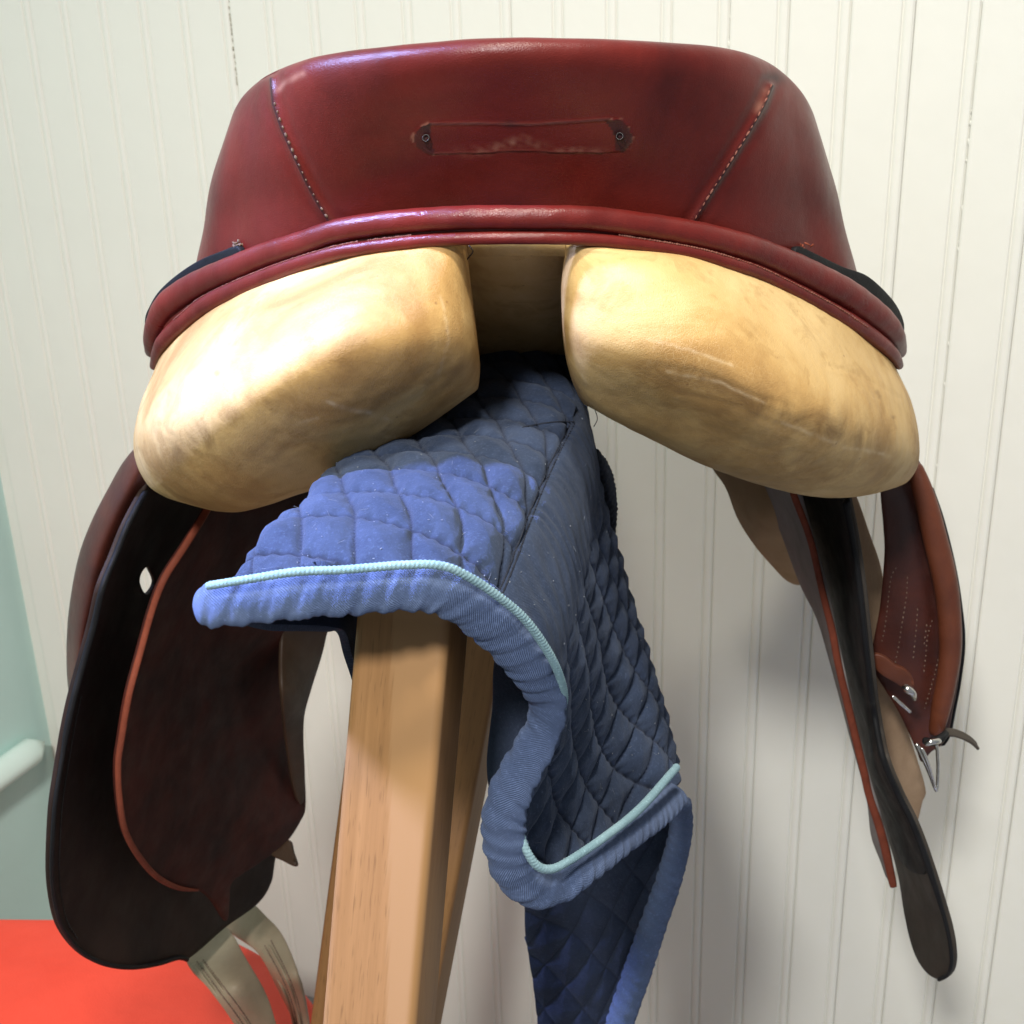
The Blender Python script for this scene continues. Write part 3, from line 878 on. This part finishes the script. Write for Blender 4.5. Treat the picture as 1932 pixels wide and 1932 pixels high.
lobeR = inpoly(PX, [(1140, 226), (1172, 226), (1190, 244), (1192, 268), (1176, 288), (1160, 282), (1158, 250)]) & back
mark = np.maximum(mark, (lobeL | lobeR) * (0.45 + 0.4 * nz))
mark = np.maximum(mark, (0.35 + 0.35 * nz) * np.exp(-(sT / 1.8) ** 2))
mark = np.maximum(mark, (0.15 + 0.3 * nz) * np.exp(-(sB / 1.8) ** 2))
mark = np.maximum(mark, 0.6 * np.exp(-(np.where(back, np.hypot((PX[..., 0] - 962) / 2, PX[..., 1] - 234), big) / 7) ** 2))
mark = np.maximum(mark, 0.9 * np.exp(-(hl / 4) ** 2))
mark = np.maximum(mark, 0.85 * np.exp(-(sS / 3.0) ** 2))
mark = np.maximum(mark, 0.8 * np.exp(-(np.where(back, np.hypot((PX[..., 0] - 1462) / 1.5, PX[..., 1] - 148), big) / 14) ** 2) * (0.5 + 0.5 * nz))
scuff = np.zeros_like(mark)
tri1 = np.clip(1 - np.abs(PX[..., 0] - 960) / 120, 0, 1) * np.clip(1 - np.abs(PX[..., 1] - (286 - 22 * np.clip(1 - np.abs(PX[..., 0] - 985) / 75, 0, 1))) / 16, 0, 1)
tri2 = np.clip(1 - np.abs(PX[..., 0] - 1085) / 70, 0, 1) * np.clip(1 - np.abs(PX[..., 1] - 283) / 9, 0, 1)
scuff = np.maximum(scuff, np.where(back, np.maximum(tri1, tri2), 0) * np.clip(nz2 * 1.2, 0, 1) * 0.6)
scuff = np.maximum(scuff, 0.22 * np.exp(-((sB - 2) / 1.6) ** 2) * nz)
scuff = np.maximum(scuff, 0.2 * np.exp(-((sT - 1) / 1.4) ** 2) * nz)
scuff = np.maximum(scuff, 0.45 * np.exp(-(sE / 3) ** 2) * (nz2 > 0.6))
sc_top = np.where(back, seg_dist(PX, [(522, 168), (532, 158), (570, 140)]), big)
scuff = np.maximum(scuff, 0.7 * np.exp(-(sc_top / 7) ** 2) * nz)
sc_r = np.where(back, seg_dist(PX, [(1446, 172), (1440, 190), (1428, 215)]), big)
scuff = np.maximum(scuff, 0.65 * np.exp(-((sc_r) / 9) ** 2) * nz)
G2 = G + nrm * d[..., None]
grid('seat', G2, M['cantle'], saddle, {'mark': mark, 'scuff': np.clip(scuff, 0, 1)}, keep='seat')
stitches('seam_stitching', 'seat', seamL[1:], 17, M['thread'], saddle, 0.0018, 0.0006, 0.0002, 0.35)
stitches('seam_stitching', 'seat', seamR, 22, M['redthread'], saddle, 0.0026, 0.0005, 0.0, 0.3)
it = []
for px, py in ((805, 262), (1170, 258)):
    h = hit('seat', px, py)
    p, nr = h
    a = np.cross(nr, ZA); a /= np.linalg.norm(a); b = np.cross(nr, a)
    it = []
    for k in range(14):
        t = k / 14 * 2 * math.pi
        it.append((p + (a * math.cos(t) + b * math.sin(t)) * 0.0016 + nr * 0.0014, -a * math.sin(t) + b * math.cos(t), 0.0011, 0.0004, nr))
    beads('nail_hole_rim', it, M['hole'], saddle)

# --- double roll along the foot of the cantle
roll_n = lambda s, th: 0.012 * np.sin(s * 130 + th) + 0.010 * np.sin(s * 410 + 2 * th)
rollA = [(288, 668, .825, 14), (292, 628, .805, 21), (312, 583, .79, 25), (345, 554, .777, 26), (386, 531, .763, 25), (489, 487, .732, 24), (580, 456, .708, 23), (662, 431, .692, 23), (820, 413, .672, 22.5), (980, 410, .665, 22.5),
         (1130, 414, .670, 23), (1298, 440, .690, 25), (1380, 460, .705, 26), (1456, 486, .724, 27), (1574, 543, .757, 29), (1645, 590, .780, 27), (1684, 630, .80, 22), (1697, 668, .825, 14)]
sweep('cantle_roll', rollA, M['roll'], saddle, n=420, m=28, flat=0.9, disp=roll_n, keep='rollA')
rollB = [(290, 694, .815, 8), (300, 662, .798, 13), (317, 635, .785, 15), (386, 578, .760, 18), (489, 528, .728, 17), (580, 494, .704, 15), (662, 472, .687, 13), (820, 453, .669, 12.5), (980, 449, .662, 12),
         (1130, 453, .667, 12), (1298, 475, .686, 12), (1380, 497, .70, 13), (1456, 525, .720, 14), (1574, 588, .752, 15), (1645, 634, .777, 15), (1684, 668, .797, 12), (1698, 692, .815, 8)]
sweep('lower_roll', rollB, M['roll'], saddle, n=420, m=22, flat=0.9, disp=roll_n, keep='rollB')
# stitched web between the rolls
wA = np.array([U(p[0], p[1], p[2] + 0.004) for p in rollA[1:]]); wB = np.array([U(p[0], p[1], p[2] + 0.004) for p in rollB[1:]])
G = loft([catmull(wA, 40), catmull(wA, 40) * .5 + catmull(wB, 40) * .5 + np.array([0, -.003, 0]), catmull(wB, 40)], 300, 14)
grid('welt', G, M['roll'], saddle, keep='welt', thick=0.002)
web = [(330, 600), (386, 555), (489, 509), (580, 477), (662, 456), (780, 441)]
stitches('welt_stitching', 'rollB', [(p[0] - 1, p[1] + 3) for p in web], 110, M['redthread'], saddle, 0.0016, 0.00045, 0.0002, 0.3)
web = [(1160, 440), (1298, 462), (1380, 483), (1456, 511), (1574, 573), (1640, 617)]
stitches('welt_stitching', 'rollB', [(p[0], p[1] + 3) for p in web], 110, M['redthread'], saddle, 0.0018, 0.0005, 0.0002, 0.3)

# --- black skirt ends that show beside the roll
skl = [(446, 464), (420, 472), (372, 492), (330, 520), (298, 550), (280, 580), (272, 606), (278, 650), (300, 612), (330, 574), (372, 540), (420, 506), (452, 486)]
sheet('skirt', skl, [(446, 470, .748), (372, 495, .780), (280, 585, .806), (275, 645, .825), (340, 560, .787), (420, 506, .757)], M['black'], saddle, 0.004, 9, 120)
skr = [(1506, 464), (1540, 478), (1590, 502), (1634, 518), (1668, 546), (1694, 578), (1707, 612), (1703, 640), (1690, 622), (1655, 585), (1600, 548), (1540, 510), (1506, 486)]
sheet('skirt', skr, [(1508, 470, .744), (1590, 502, .772), (1668, 546, .797), (1705, 612, .817), (1650, 590, .787), (1540, 505, .752)], M['black'], saddle, 0.004, 9, 120)
# torn stitches where the skirts are tacked on
for (px, py, mm) in ((447, 460, M['thread']), (1513, 466, M['edge'])):
    it = []
    p = U(px, py, .752)
    for k in range(14):
        dd = RNG.normal(size=3); dd /= np.linalg.norm(dd)
        it.append((p + RNG.normal(size=3) * np.array([0.0030, 0.001, 0.0010]), dd, random.uniform(.002, .005), random.uniform(.0005, .0010), np.array([0.1, -1, 0.3])))
    beads('frayed_tack', it, mm, saddle)

# --- two padded rear panels
def panel(cols, stain_shade, extra=None):
    """cols: per column [top, upper, crest, lower, bottom]"""
    out = []
    for c in cols:
        t, u1, cr_, l1, b1 = c
        col = [(t[0], t[1] - 22, t[2] + .05), (t[0], t[1] - 4, t[2] - .004), (t[0] * .8 + u1[0] * .2, t[1] * .8 + u1[1] * .2, t[2] * .62 + u1[2] * .38 - .003), u1, cr_, l1, b1,
               (b1[0], b1[1] - 75, b1[2] + .07), (b1[0] * .9 + 966 * .1, b1[1] - 190, b1[2] + .17), (b1[0] * .8 + 966 * .2, b1[1] - 270, b1[2] + .30)]
        out.append([U(*q) for q in col])
    ctrl = np.swapaxes(np.array(out), 0, 1)
    G = loft(ctrl, 300, 340)
    G = relax(G, 40)
    PX = proj(G); n = gnormals(G)
    front = (np.linspace(0, 9, 340)[:, None] < 6.2) * np.ones((1, 300), bool)
    dd = np.where(front, seg_dist(PX, stain_shade[0]), 999)
    mark = 0.75 * np.exp(-(dd / stain_shade[1]) ** 2)
    low = np.where(front, seg_dist(PX - np.array([0, 70.0]), stain_shade[0]), 999)
    mark = np.maximum(mark, 0.42 * np.exp(-(low / 75) ** 2))  # wide brown band paints the shade on the lower faces
    for x, y, r, s in stain_shade[2]:
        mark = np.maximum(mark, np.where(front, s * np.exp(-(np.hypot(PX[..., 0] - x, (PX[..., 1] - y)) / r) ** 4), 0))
    disp = 0.0012 * wobble(G, 28, 3) + 0.00035 * wobble(G, 110, 4) + 0.00012 * wobble(G, 380, 5)
    sc = np.zeros_like(mark)
    for ln, w, am in stain_shade[3]:
        q = np.where(front, seg_dist(PX + 3 * np.stack([wobble(G, 300, 1), wobble(G, 300, 2)], -1), ln), 999)
        am *= 0.4; disp -= am * np.exp(-(q / w) ** 2); disp += 0.5 * am * np.exp(-((q - 2.2 * w) / w) ** 2)
    for ln, w, am in stain_shade[4]:
        q = np.where(front, seg_dist(PX + 2 * np.stack([wobble(G, 500, 1), wobble(G, 500, 2)], -1), ln), 999)
        sc = np.maximum(sc, am * np.exp(-(q / w) ** 2) * np.clip(0.6 + 0.6 * wobble(G, 900, 4), 0, 1))
    G2 = G + n * disp[..., None]
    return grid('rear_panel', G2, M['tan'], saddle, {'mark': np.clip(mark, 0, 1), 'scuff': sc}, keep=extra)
colsL = [
 [(890, 462, .86), (896, 540, .86), (902, 630, .86), (905, 690, .86), (900, 730, .86)],
 [(884, 460, .73), (888, 540, .72), (896, 630, .715), (902, 690, .72), (898, 730, .735)],
 [(868, 461, .686), (874, 545, .668), (884, 635, .662), (890, 696, .672), (884, 744, .70)],
 [(800, 466, .680), (798, 545, .650), (800, 645, .640), (806, 735, .662), (800, 806, .70)],
 [(660, 486, .698), (640, 572, .652), (612, 692, .634), (622, 810, .656), (640, 905, .71)],
 [(490, 540, .732), (448, 640, .676), (424, 775, .646), (432, 892, .668), (462, 967, .72)],
 [(372, 606, .762), (330, 695, .718), (306, 800, .692), (316, 890, .702), (352, 950, .742)],
 [(302, 676, .80), (268, 755, .775), (255, 826, .762), (264, 884, .764), (292, 922, .782)],
 [(300, 690, .86), (276, 760, .85), (268, 825, .85), (276, 875, .85), (300, 908, .86)]]
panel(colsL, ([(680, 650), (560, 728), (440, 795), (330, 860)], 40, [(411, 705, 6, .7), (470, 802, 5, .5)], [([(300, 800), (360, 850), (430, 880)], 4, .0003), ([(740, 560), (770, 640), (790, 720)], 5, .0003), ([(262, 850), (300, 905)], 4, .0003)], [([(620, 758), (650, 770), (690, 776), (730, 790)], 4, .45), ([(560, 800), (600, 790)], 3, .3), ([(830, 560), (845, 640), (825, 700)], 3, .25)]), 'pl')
colsR = [
 [(1062, 466, .86), (1060, 545, .86), (1064, 640, .86), (1078, 710, .86), (1100, 760, .86)],
 [(1066, 466, .73), (1062, 545, .72), (1066, 640, .715), (1082, 715, .72), (1108, 762, .735)],
 [(1078, 466, .684), (1074, 548, .666), (1080, 645, .66), (1100, 722, .672), (1128, 774, .70)],
 [(1160, 472, .676), (1160, 560, .648), (1172, 665, .640), (1190, 752, .662), (1206, 816, .70)],
 [(1310, 490, .692), (1320, 585, .648), (1340, 705, .634), (1350, 806, .658), (1352, 886, .71)],
 [(1456, 538, .724), (1480, 640, .672), (1500, 765, .646), (1506, 865, .668), (1502, 932, .72)],
 [(1590, 610, .758), (1622, 700, .714), (1640, 800, .690), (1640, 880, .702), (1616, 940, .742)],
 [(1680, 680, .80), (1716, 752, .776), (1732, 826, .764), (1728, 884, .766), (1700, 914, .784)],
 [(1690, 690, .86), (1716, 760, .85), (1726, 826, .85), (1718, 876, .85), (1690, 905, .86)]]
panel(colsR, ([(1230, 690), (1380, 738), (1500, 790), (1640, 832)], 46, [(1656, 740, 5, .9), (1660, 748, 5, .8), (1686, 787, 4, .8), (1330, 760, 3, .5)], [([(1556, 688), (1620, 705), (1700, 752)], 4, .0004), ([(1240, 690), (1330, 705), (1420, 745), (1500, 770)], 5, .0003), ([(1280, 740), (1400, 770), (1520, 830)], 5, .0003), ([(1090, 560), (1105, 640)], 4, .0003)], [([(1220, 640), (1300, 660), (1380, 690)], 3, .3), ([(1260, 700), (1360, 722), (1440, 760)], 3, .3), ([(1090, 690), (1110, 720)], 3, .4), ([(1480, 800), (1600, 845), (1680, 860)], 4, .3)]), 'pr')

# --- gullet between the panels
gl = []
for y, Y in ((440, .70), (470, .703), (500, .712), (560, .75), (620, .80), (690, .87), (700, .98)):
    gl.append([U(px, y, Y + dy) for px, dy in ((850, .012), (900, .004), (966, 0), (1030, .004), (1100, .012))])
G = relax(loft(gl, 60, 100), 2); G = G + gnormals(G) * (0.0006 * wobble(G, 90, 3))[..., None]
grid('gullet', G, M['tan'], saddle, {'mark': np.zeros(G.shape[:2])}, thick=0.003)
gb = []
for y, Y in ((448, .696), (466, .696), (484, .700)):
    gb.append([U(px, y + 2 * abs(px - 975) / 100, Y + dy) for px, dy in ((868, .006), (920, .002), (975, 0), (1030, .002), (1082, .006))])
G = loft(gb, 60, 12)
grid('gullet_band', G, M['tan'], saddle, {'mark': np.zeros(G.shape[:2]) + 0.15}, thick=0.002)
sweep('loose_thread', [(884, 462, .69, 1.5), (892, 474, .688, 1.6), (884, 486, .689, 1.6), (879, 492, .69, 1.2)], M['brown'], saddle, n=20, m=6)

# --- left side: outer strap, big dark flap, inner flap, hanging straps
ls = [(258, 838), (232, 872), (208, 914), (174, 980), (148, 1050), (132, 1134), (126, 1200), (126, 1270), (132, 1330), (150, 1330), (160, 1250), (186, 1150), (205, 1052), (235, 985), (285, 905), (300, 860)]
oe = [(262, 836), (232, 872), (208, 914), (174, 980), (148, 1050), (132, 1134), (126, 1200), (126, 1270), (132, 1330)]
ie = [(320, 850), (296, 892), (272, 934), (240, 1000), (214, 1066), (194, 1140), (178, 1204), (166, 1270), (150, 1332)]
G = loft([[U(p[0], p[1], .822) for p in oe], [U(p[0] + 4, p[1], .806) for p in oe], [U(a[0] * .5 + b[0] * .5, a[1] * .5 + b[1] * .5, .790) for a, b in zip(oe, ie)], [U(p[0], p[1], .800) for p in ie]], 120, 40)
grid('side_strap', relax(G, 4), M['strap'], saddle, thick=0.004)
lf = [(300, 890), (274, 925), (240, 988), (214, 1052), (191, 1109), (174, 1181), (154, 1253), (136, 1319), (124, 1375), (115, 1428), (102, 1510), (97, 1576), (95, 1642), (99, 1691), (110, 1740), (131, 1776), (164, 1806), (204, 1822),
      (250, 1826), (296, 1819), (334, 1808), (352, 1812), (384, 1788), (427, 1750), (486, 1707), (512, 1668), (520, 1625), (540, 1500), (520, 1250), (520, 1000), (440, 880)]
lfd = [(300, 890, .81), (240, 988, .775), (191, 1109, .75), (134, 1319, .735), (97, 1576, .715), (131, 1776, .745), (250, 1826, .80), (384, 1788, .90), (520, 1640, 1.0), (540, 1400, 1.0), (520, 1000, .96), (300, 1400, .88), (300, 1100, .87), (200, 1500, .80), (240, 1680, .82)]
slot = [(279, 1070), (268, 1082), (265, 1097), (270, 1112), (279, 1122), (290, 1112), (294, 1099), (287, 1082)]
sheet('outer_flap', lf, lfd, M['flap'], saddle, 0.004, 12, 260, holes=[slot], keep='lf')
fe = tps(lfd)
edge = lf[1:22]
ep = np.array(edge, float); ey = fe(ep)
sweep('flap_binding', [(p[0] + 3, p[1] - 1, y - .001, 6.5 if p[1] < 1400 else 4.5) for p, y in zip(edge, ey)], M['black'], saddle, n=260, m=12, flat=1.0)
ins = [(edge[i][0] + 16, edge[i][1] - 3) for i in range(6, 15)]
stitches('flap_stitching', 'lf', ins, 80, M['flapthread'], saddle, 0.0028, 0.0006, 0.0003)
li = [(396, 940), (388, 965), (349, 1029), (309, 1092), (286, 1152), (266, 1224), (243, 1310), (228, 1396), (222, 1445), (225, 1510), (236, 1570), (263, 1619), (296, 1655), (335, 1675), (374, 1680), (400, 1700), (428, 1740), (434, 1700), (440, 1664), (486, 1632), (539, 1592), (568, 1550), (578, 1520),
      (575, 1445), (571, 1396), (573, 1348), (588, 1296), (610, 1224), (640, 1120), (680, 960), (640, 860), (500, 860)]
lid = [(396, 940, .83), (349, 1029, .80), (286, 1152, .775), (243, 1310, .755), (222, 1445, .748), (236, 1570, .757), (335, 1675, .83), (430, 1730, .905), (486, 1632, .925), (570, 1540, .97), (575, 1400, .98), (610, 1224, .98), (600, 980, .93), (420, 1350, .885), (400, 1150, .86), (360, 1560, .84), (520, 1400, .955)]
sheet('inner_flap', li, lid, M['sweat'], saddle, 0.004, 12, 240, keep='li')
fi = tps(lid)
edge = [(392, 950)] + li[1:15]
ep = np.array(edge, float); ey = fi(ep)
wd = [7, 7, 7, 7, 6.5, 6.5, 6.5, 6.5, 6, 6, 6, 6, 5.5, 4.5, 2]
sweep('raw_edge', [(p[0] + 1, p[1], y - .002, w) for p, y, w in zip(edge, ey, wd)], M['edge'], saddle, n=240, m=12, power=3.0)
# browner strip painting the light caught by the inner flap beside the pad
bb = [(560, 1080), (535, 1180), (532, 1290), (540, 1400), (552, 1480), (566, 1520), (576, 1500), (576, 1445), (574, 1396), (576, 1348), (590, 1296), (612, 1224), (622, 1160), (620, 1090)]
sheet('pale_strip', bb, [(560, 1080, .93), (535, 1200, .94), (545, 1440, .945), (576, 1440, .955), (590, 1296, .955), (620, 1160, .955), (562, 1300, .925)], M['brown'], saddle, 0.004, 10, 100)
sheet('billet_tip', [(545, 1584), (552, 1606), (559, 1629), (550, 1632), (530, 1622), (511, 1612), (526, 1600)], [(545, 1584, .93), (559, 1629, .91), (511, 1612, .925)], M['brown'], saddle, 0.004, 6, 40)
# pale straps below the flap
def strapsheet(outline, depth, lines, key, edge_l):
    o = sheet('girth_strap', outline, depth, M['pale_strip'], saddle, 0.005, 10, 140, keep=key)
    stitches('strap_stitching', key, lines, 46, M['thread'], o, 0.0030, 0.0006, 0.0003)
    f_ = tps(depth)
    for ln in edge_l:
        q = np.array(ln, float); y = f_(q)
        sweep('crease_ridge', [(p[0], p[1], yy, 3.0) for p, yy in zip(ln, y)], M['pale_strip'], o, n=60, m=10)
strapsheet([(440, 1680), (472, 1700), (500, 1725), (530, 1757), (550, 1800), (560, 1835), (572, 1880), (581, 1930), (590, 2010), (600, 2120), (572, 2120), (560, 2010), (552, 1932), (525, 1872), (486, 1800), (440, 1765), (415, 1740)],
           [(440, 1690, 1.04), (415, 1740, 1.03), (530, 1757, .985), (581, 1930, .945), (590, 2110, .96), (440, 1760, 1.0), (525, 1872, .945), (555, 2010, .94), (545, 1850, .920), (500, 1765, .975)],
           [[(500, 1785), (535, 1850), (556, 1910), (568, 1990)], [(512, 1776), (545, 1842), (566, 1905), (576, 1980)]], 'sb', [[(494, 1792), (530, 1858), (552, 1920), (563, 2000)], [(506, 1782), (540, 1846), (561, 1908), (572, 1985)]])
strapsheet([(355, 1760), (400, 1742), (430, 1750), (466, 1809), (502, 1872), (522, 1932), (540, 2010), (560, 2120), (520, 2120), (480, 2010), (440, 1932), (394, 1868), (352, 1812)],
           [(380, 1760, .965), (430, 1752, .96), (355, 1765, .955), (502, 1872, .888), (522, 1932, .885), (555, 2110, .90), (394, 1868, .875), (440, 1932, .87), (500, 2110, .89), (445, 1860, .866)],
           [[(372, 1815), (412, 1868), (458, 1932), (500, 2010)], [(384, 1812), (424, 1864), (470, 1928), (512, 2005)]], 'sa', [[(365, 1818), (405, 1872), (451, 1936), (493, 2014)], [(378, 1813), (418, 1866), (464, 1930), (506, 2007)]])

# --- right side
kn = [(1330, 850), (1344, 886), (1368, 921), (1390, 978), (1422, 1029), (1457, 1070), (1483, 1096), (1508, 1105), (1530, 1090), (1520, 1020), (1490, 930), (1440, 850)]
sheet('knee_panel', kn, [(1330, 850, 1.02), (1390, 978, 1.02), (1457, 1070, 1.02), (1510, 1105, 1.02), (1440, 850, .99), (1520, 1020, .985), (1440, 980, .985)], M['flesh2'], saddle, 0.012, 12, 110)
ri = [(1420, 890), (1438, 927), (1470, 1000), (1508, 1102), (1540, 1168), (1562, 1240), (1600, 1382), (1632, 1500), (1642, 1576), (1660, 1625), (1672, 1658), (1680, 1662), (1677, 1636), (1662, 1560), (1630, 1456), (1586, 1271), (1550, 1100), (1502, 930), (1490, 880)]
rid = [(1438, 927, 1.0), (1508, 1102, .97), (1562, 1240, .91), (1600, 1382, .89), (1640, 1560, .88), (1682, 1676, .86), (1662, 1560, .865), (1630, 1456, .862), (1586, 1271, .862), (1550, 1100, .866), (1502, 930, .872)]
sheet('inner_flap', ri, rid, M['grey'], saddle, 0.004, 9, 200)
fo = tps(rid)
redge = [(1496, 925), (1500, 940), (1529, 1019), (1552, 1118), (1570, 1190), (1582, 1255), (1612, 1382), (1630, 1456), (1640, 1500), (1662, 1570), (1676, 1628), (1686, 1674)]
sweep('raw_edge', [(p[0], p[1], .862, w) for p, w in zip(redge, (6, 6.5, 6.5, 6.5, 7, 7, 7.5, 7.5, 7.5, 8, 8, 7))], M['edge'], saddle, n=200, m=12, power=3.2)
rf = [(1490, 900), (1506, 940), (1536, 1019), (1558, 1118), (1590, 1271), (1618, 1382), (1636, 1456), (1665, 1550), (1687, 1625), (1696, 1665), (1708, 1740), (1724, 1799), (1747, 1836), (1773, 1849), (1793, 1836), (1798, 1803), (1787, 1740), (1757, 1642), (1727, 1560), (1695, 1494), (1668, 1428), (1652, 1346),
      (1645, 1297), (1635, 1207), (1623, 1096), (1610, 1010), (1597, 943), (1590, 900)]
rfd = [(1500, 920, .97), (1558, 1118, .96), (1618, 1382, .95), (1665, 1550, .93), (1708, 1740, .875), (1747, 1836, .83), (1793, 1836, .80), (1787, 1740, .795), (1727, 1560, .80), (1668, 1428, .805), (1645, 1297, .81), (1623, 1096, .81), (1597, 943, .82), (1750, 1740, .84)]
sheet('outer_flap', rf, rfd, M['taupe'], saddle, 0.004, 10, 240, keep='rf')
ff = tps(rfd)
redge = rf[13:27]
ep = np.array(redge, float); ey = ff(ep)
sweep('flap_binding', [(p[0] - 3, p[1], y - .001, (4 if p[1] > 1650 else 6.5)) for p, y in zip(redge, ey)], M['black'], saddle, n=220, m=12)
# lining strip of black leather along the upper flap
bl_ = [(1512, 935), (1542, 1019), (1564, 1118), (1596, 1271), (1624, 1382), (1642, 1456), (1668, 1540), (1690, 1610), (1712, 1640), (1735, 1650), (1745, 1640), (1718, 1560), (1686, 1494), (1660, 1428), (1642, 1346), (1635, 1297), (1625, 1207), (1613, 1096), (1600, 1010), (1590, 935)]
q = np.array(bl_, float); y = ff(q)
sheet('flap_lining', bl_, [(a[0], a[1], b - .006) for a, b in zip(q, y)] + [(1650, 1400, float(ff(np.array([[1650, 1400.]]))[0]) - .006)], M['black'], saddle, 0.003, 10, 180)
# flesh side of the outer flap further out
fs = [(1590, 920), (1612, 925), (1640, 1000), (1666, 1083), (1663, 1159), (1664, 1240), (1688, 1303), (1731, 1430), (1748, 1492), (1742, 1512), (1726, 1562), (1700, 1520), (1670, 1440), (1645, 1340), (1625, 1200), (1605, 1050)]
sheet('sweat_flap', fs, [(1600, 925, .89), (1640, 1000, .89), (1666, 1083, .895), (1680, 1303, .895), (1748, 1492, .89), (1726, 1562, .885), (1660, 1400, .885), (1625, 1200, .885), (1605, 1050, .885)], M['flesh'], saddle, 0.004, 10, 160)
# stitched side strap with its buckle
rs = [(1705, 850), (1734, 868), (1757, 917), (1779, 981), (1801, 1070), (1813, 1144), (1817, 1214), (1809, 1287), (1800, 1335), (1790, 1384), (1776, 1408), (1757, 1420), (1740, 1440), (1730, 1418), (1699, 1351), (1670, 1303), (1650, 1268), (1646, 1225), (1660, 1144), (1668, 1048), (1666, 994), (1661, 930), (1665, 880)]
rsd = [(p[0], p[1], .852) for p in rs[::2]] + [(1715, 950, .846), (1725, 1050, .845), (1725, 1180, .845), (1735, 1300, .846)]
sheet('side_strap', rs, rsd, M['strap'], saddle, 0.004, 10, 200, keep='rs')
rim_ = [(1757, 917), (1779, 981), (1801, 1070), (1813, 1144), (1817, 1214), (1809, 1287), (1800, 1335), (1790, 1384), (1776, 1408)]
sweep('strap_edge', [(p[0], p[1], .868, 3.0 if p[1] < 1150 else 4.5) for p in rim_], M['black'], saddle, n=100, m=10)
lines = [[(1690, 1072), (1681, 1090), (1676, 1130), (1670, 1180), (1662, 1218)], [(1712, 1090), (1710, 1125), (1702, 1175), (1696, 1215), (1688, 1258)],
         [(1731, 1150), (1729, 1180), (1725, 1220), (1722, 1250)], [(1758, 1172), (1750, 1200), (1746, 1240), (1742, 1275)], [(1748, 1180), (1746, 1195), (1742, 1225)], [(1778, 1190), (1774, 1220), (1765, 1265), (1752, 1310), (1742, 1345)]]
stitches('strap_stitching', 'rs', lines, -8.5, M['thread'], saddle, 0.0018, 0.00042, 0.0002)
# buckle: tongue plate, bar, roller prongs
sheet('strap_tab', [(1648, 1236), (1668, 1240), (1690, 1256), (1708, 1264), (1722, 1280), (1724, 1298), (1708, 1300), (1688, 1288), (1664, 1274), (1650, 1258)], [(1648, 1245, .822), (1690, 1270, .818), (1722, 1290, .820), (1688, 1288, .820)], M['strap2'], saddle, 0.003, 8, 60)
sweep('strap_lit_band', [(1722, 872, .842, 14), (1738, 920, .836, 19), (1757, 985, .834, 22), (1777, 1070, .834, 23), (1790, 1144, .834, 22), (1793, 1214, .834, 21), (1786, 1280, .834, 19), (1776, 1335, .836, 18), (1764, 1388, .838, 13)], M['strap2'], saddle, n=140, m=24, flat=0.8, disp=lambda s_, th: 0.03 * np.sin(s_ * 90 + th))  # lighter band added to paint the light along the strap's right side
buckle = bpy.data.objects.new('buckle', None); COL.objects.link(buckle); buckle.parent = saddle
sweep('tongue', [(1704, 1292, .812, 5), (1712, 1300, .808, 8), (1722, 1308, .808, 7), (1726, 1320, .812, 4)], M['steel'], buckle, n=40, m=14)
sweep('crossbar', [(1683, 1312, .812, 3.2), (1700, 1328, .811, 3.6), (1718, 1344, .812, 3.2)], M['steel'], buckle, n=30, m=12)
sweep('frame', [(1728, 1402, .822, 4.0), (1740, 1426, .820, 4.6), (1752, 1452, .820, 4.4), (1764, 1486, .820, 3.2), (1768, 1488, .821, 3.2), (1770, 1450, .824, 3.4), (1768, 1412, .826, 3.4), (1762, 1400, .826, 3.4)], M['steel'], buckle, n=140, m=12)
sweep('roller', [(1744, 1404, .818, 5), (1756, 1400, .816, 6), (1768, 1398, .818, 6), (1776, 1396, .822, 5)], M['steel'], buckle, n=40, m=14)
sweep('prong', [(1738, 1410, .816, 3), (1748, 1432, .815, 3.2), (1758, 1462, .816, 2.6), (1764, 1484, .817, 1.6)], M['steel'], buckle, n=40, m=10)
sweep('keeper', [(1740, 1396, .824, 7), (1758, 1400, .820, 8), (1776, 1392, .822, 8), (1786, 1382, .83, 6)], M['black'], saddle, n=50, m=12)
# loose strap end sticking out sideways
tip = [(1784, 1380, .835), (1800, 1381, .835), (1818, 1387, .833), (1834, 1396, .832), (1846, 1407, .831)]
c0 = np.array([U(*p) for p in tip]); wv_ = np.array([-0.05, 0.85, 0.30]) * 0.0042
G = loft([c0 - wv_ + np.array([0, 0, 0.0008]), c0, c0 + wv_], 40, 8)
grid('strap_end', G, M['taupe'], saddle, thick=0.0022)
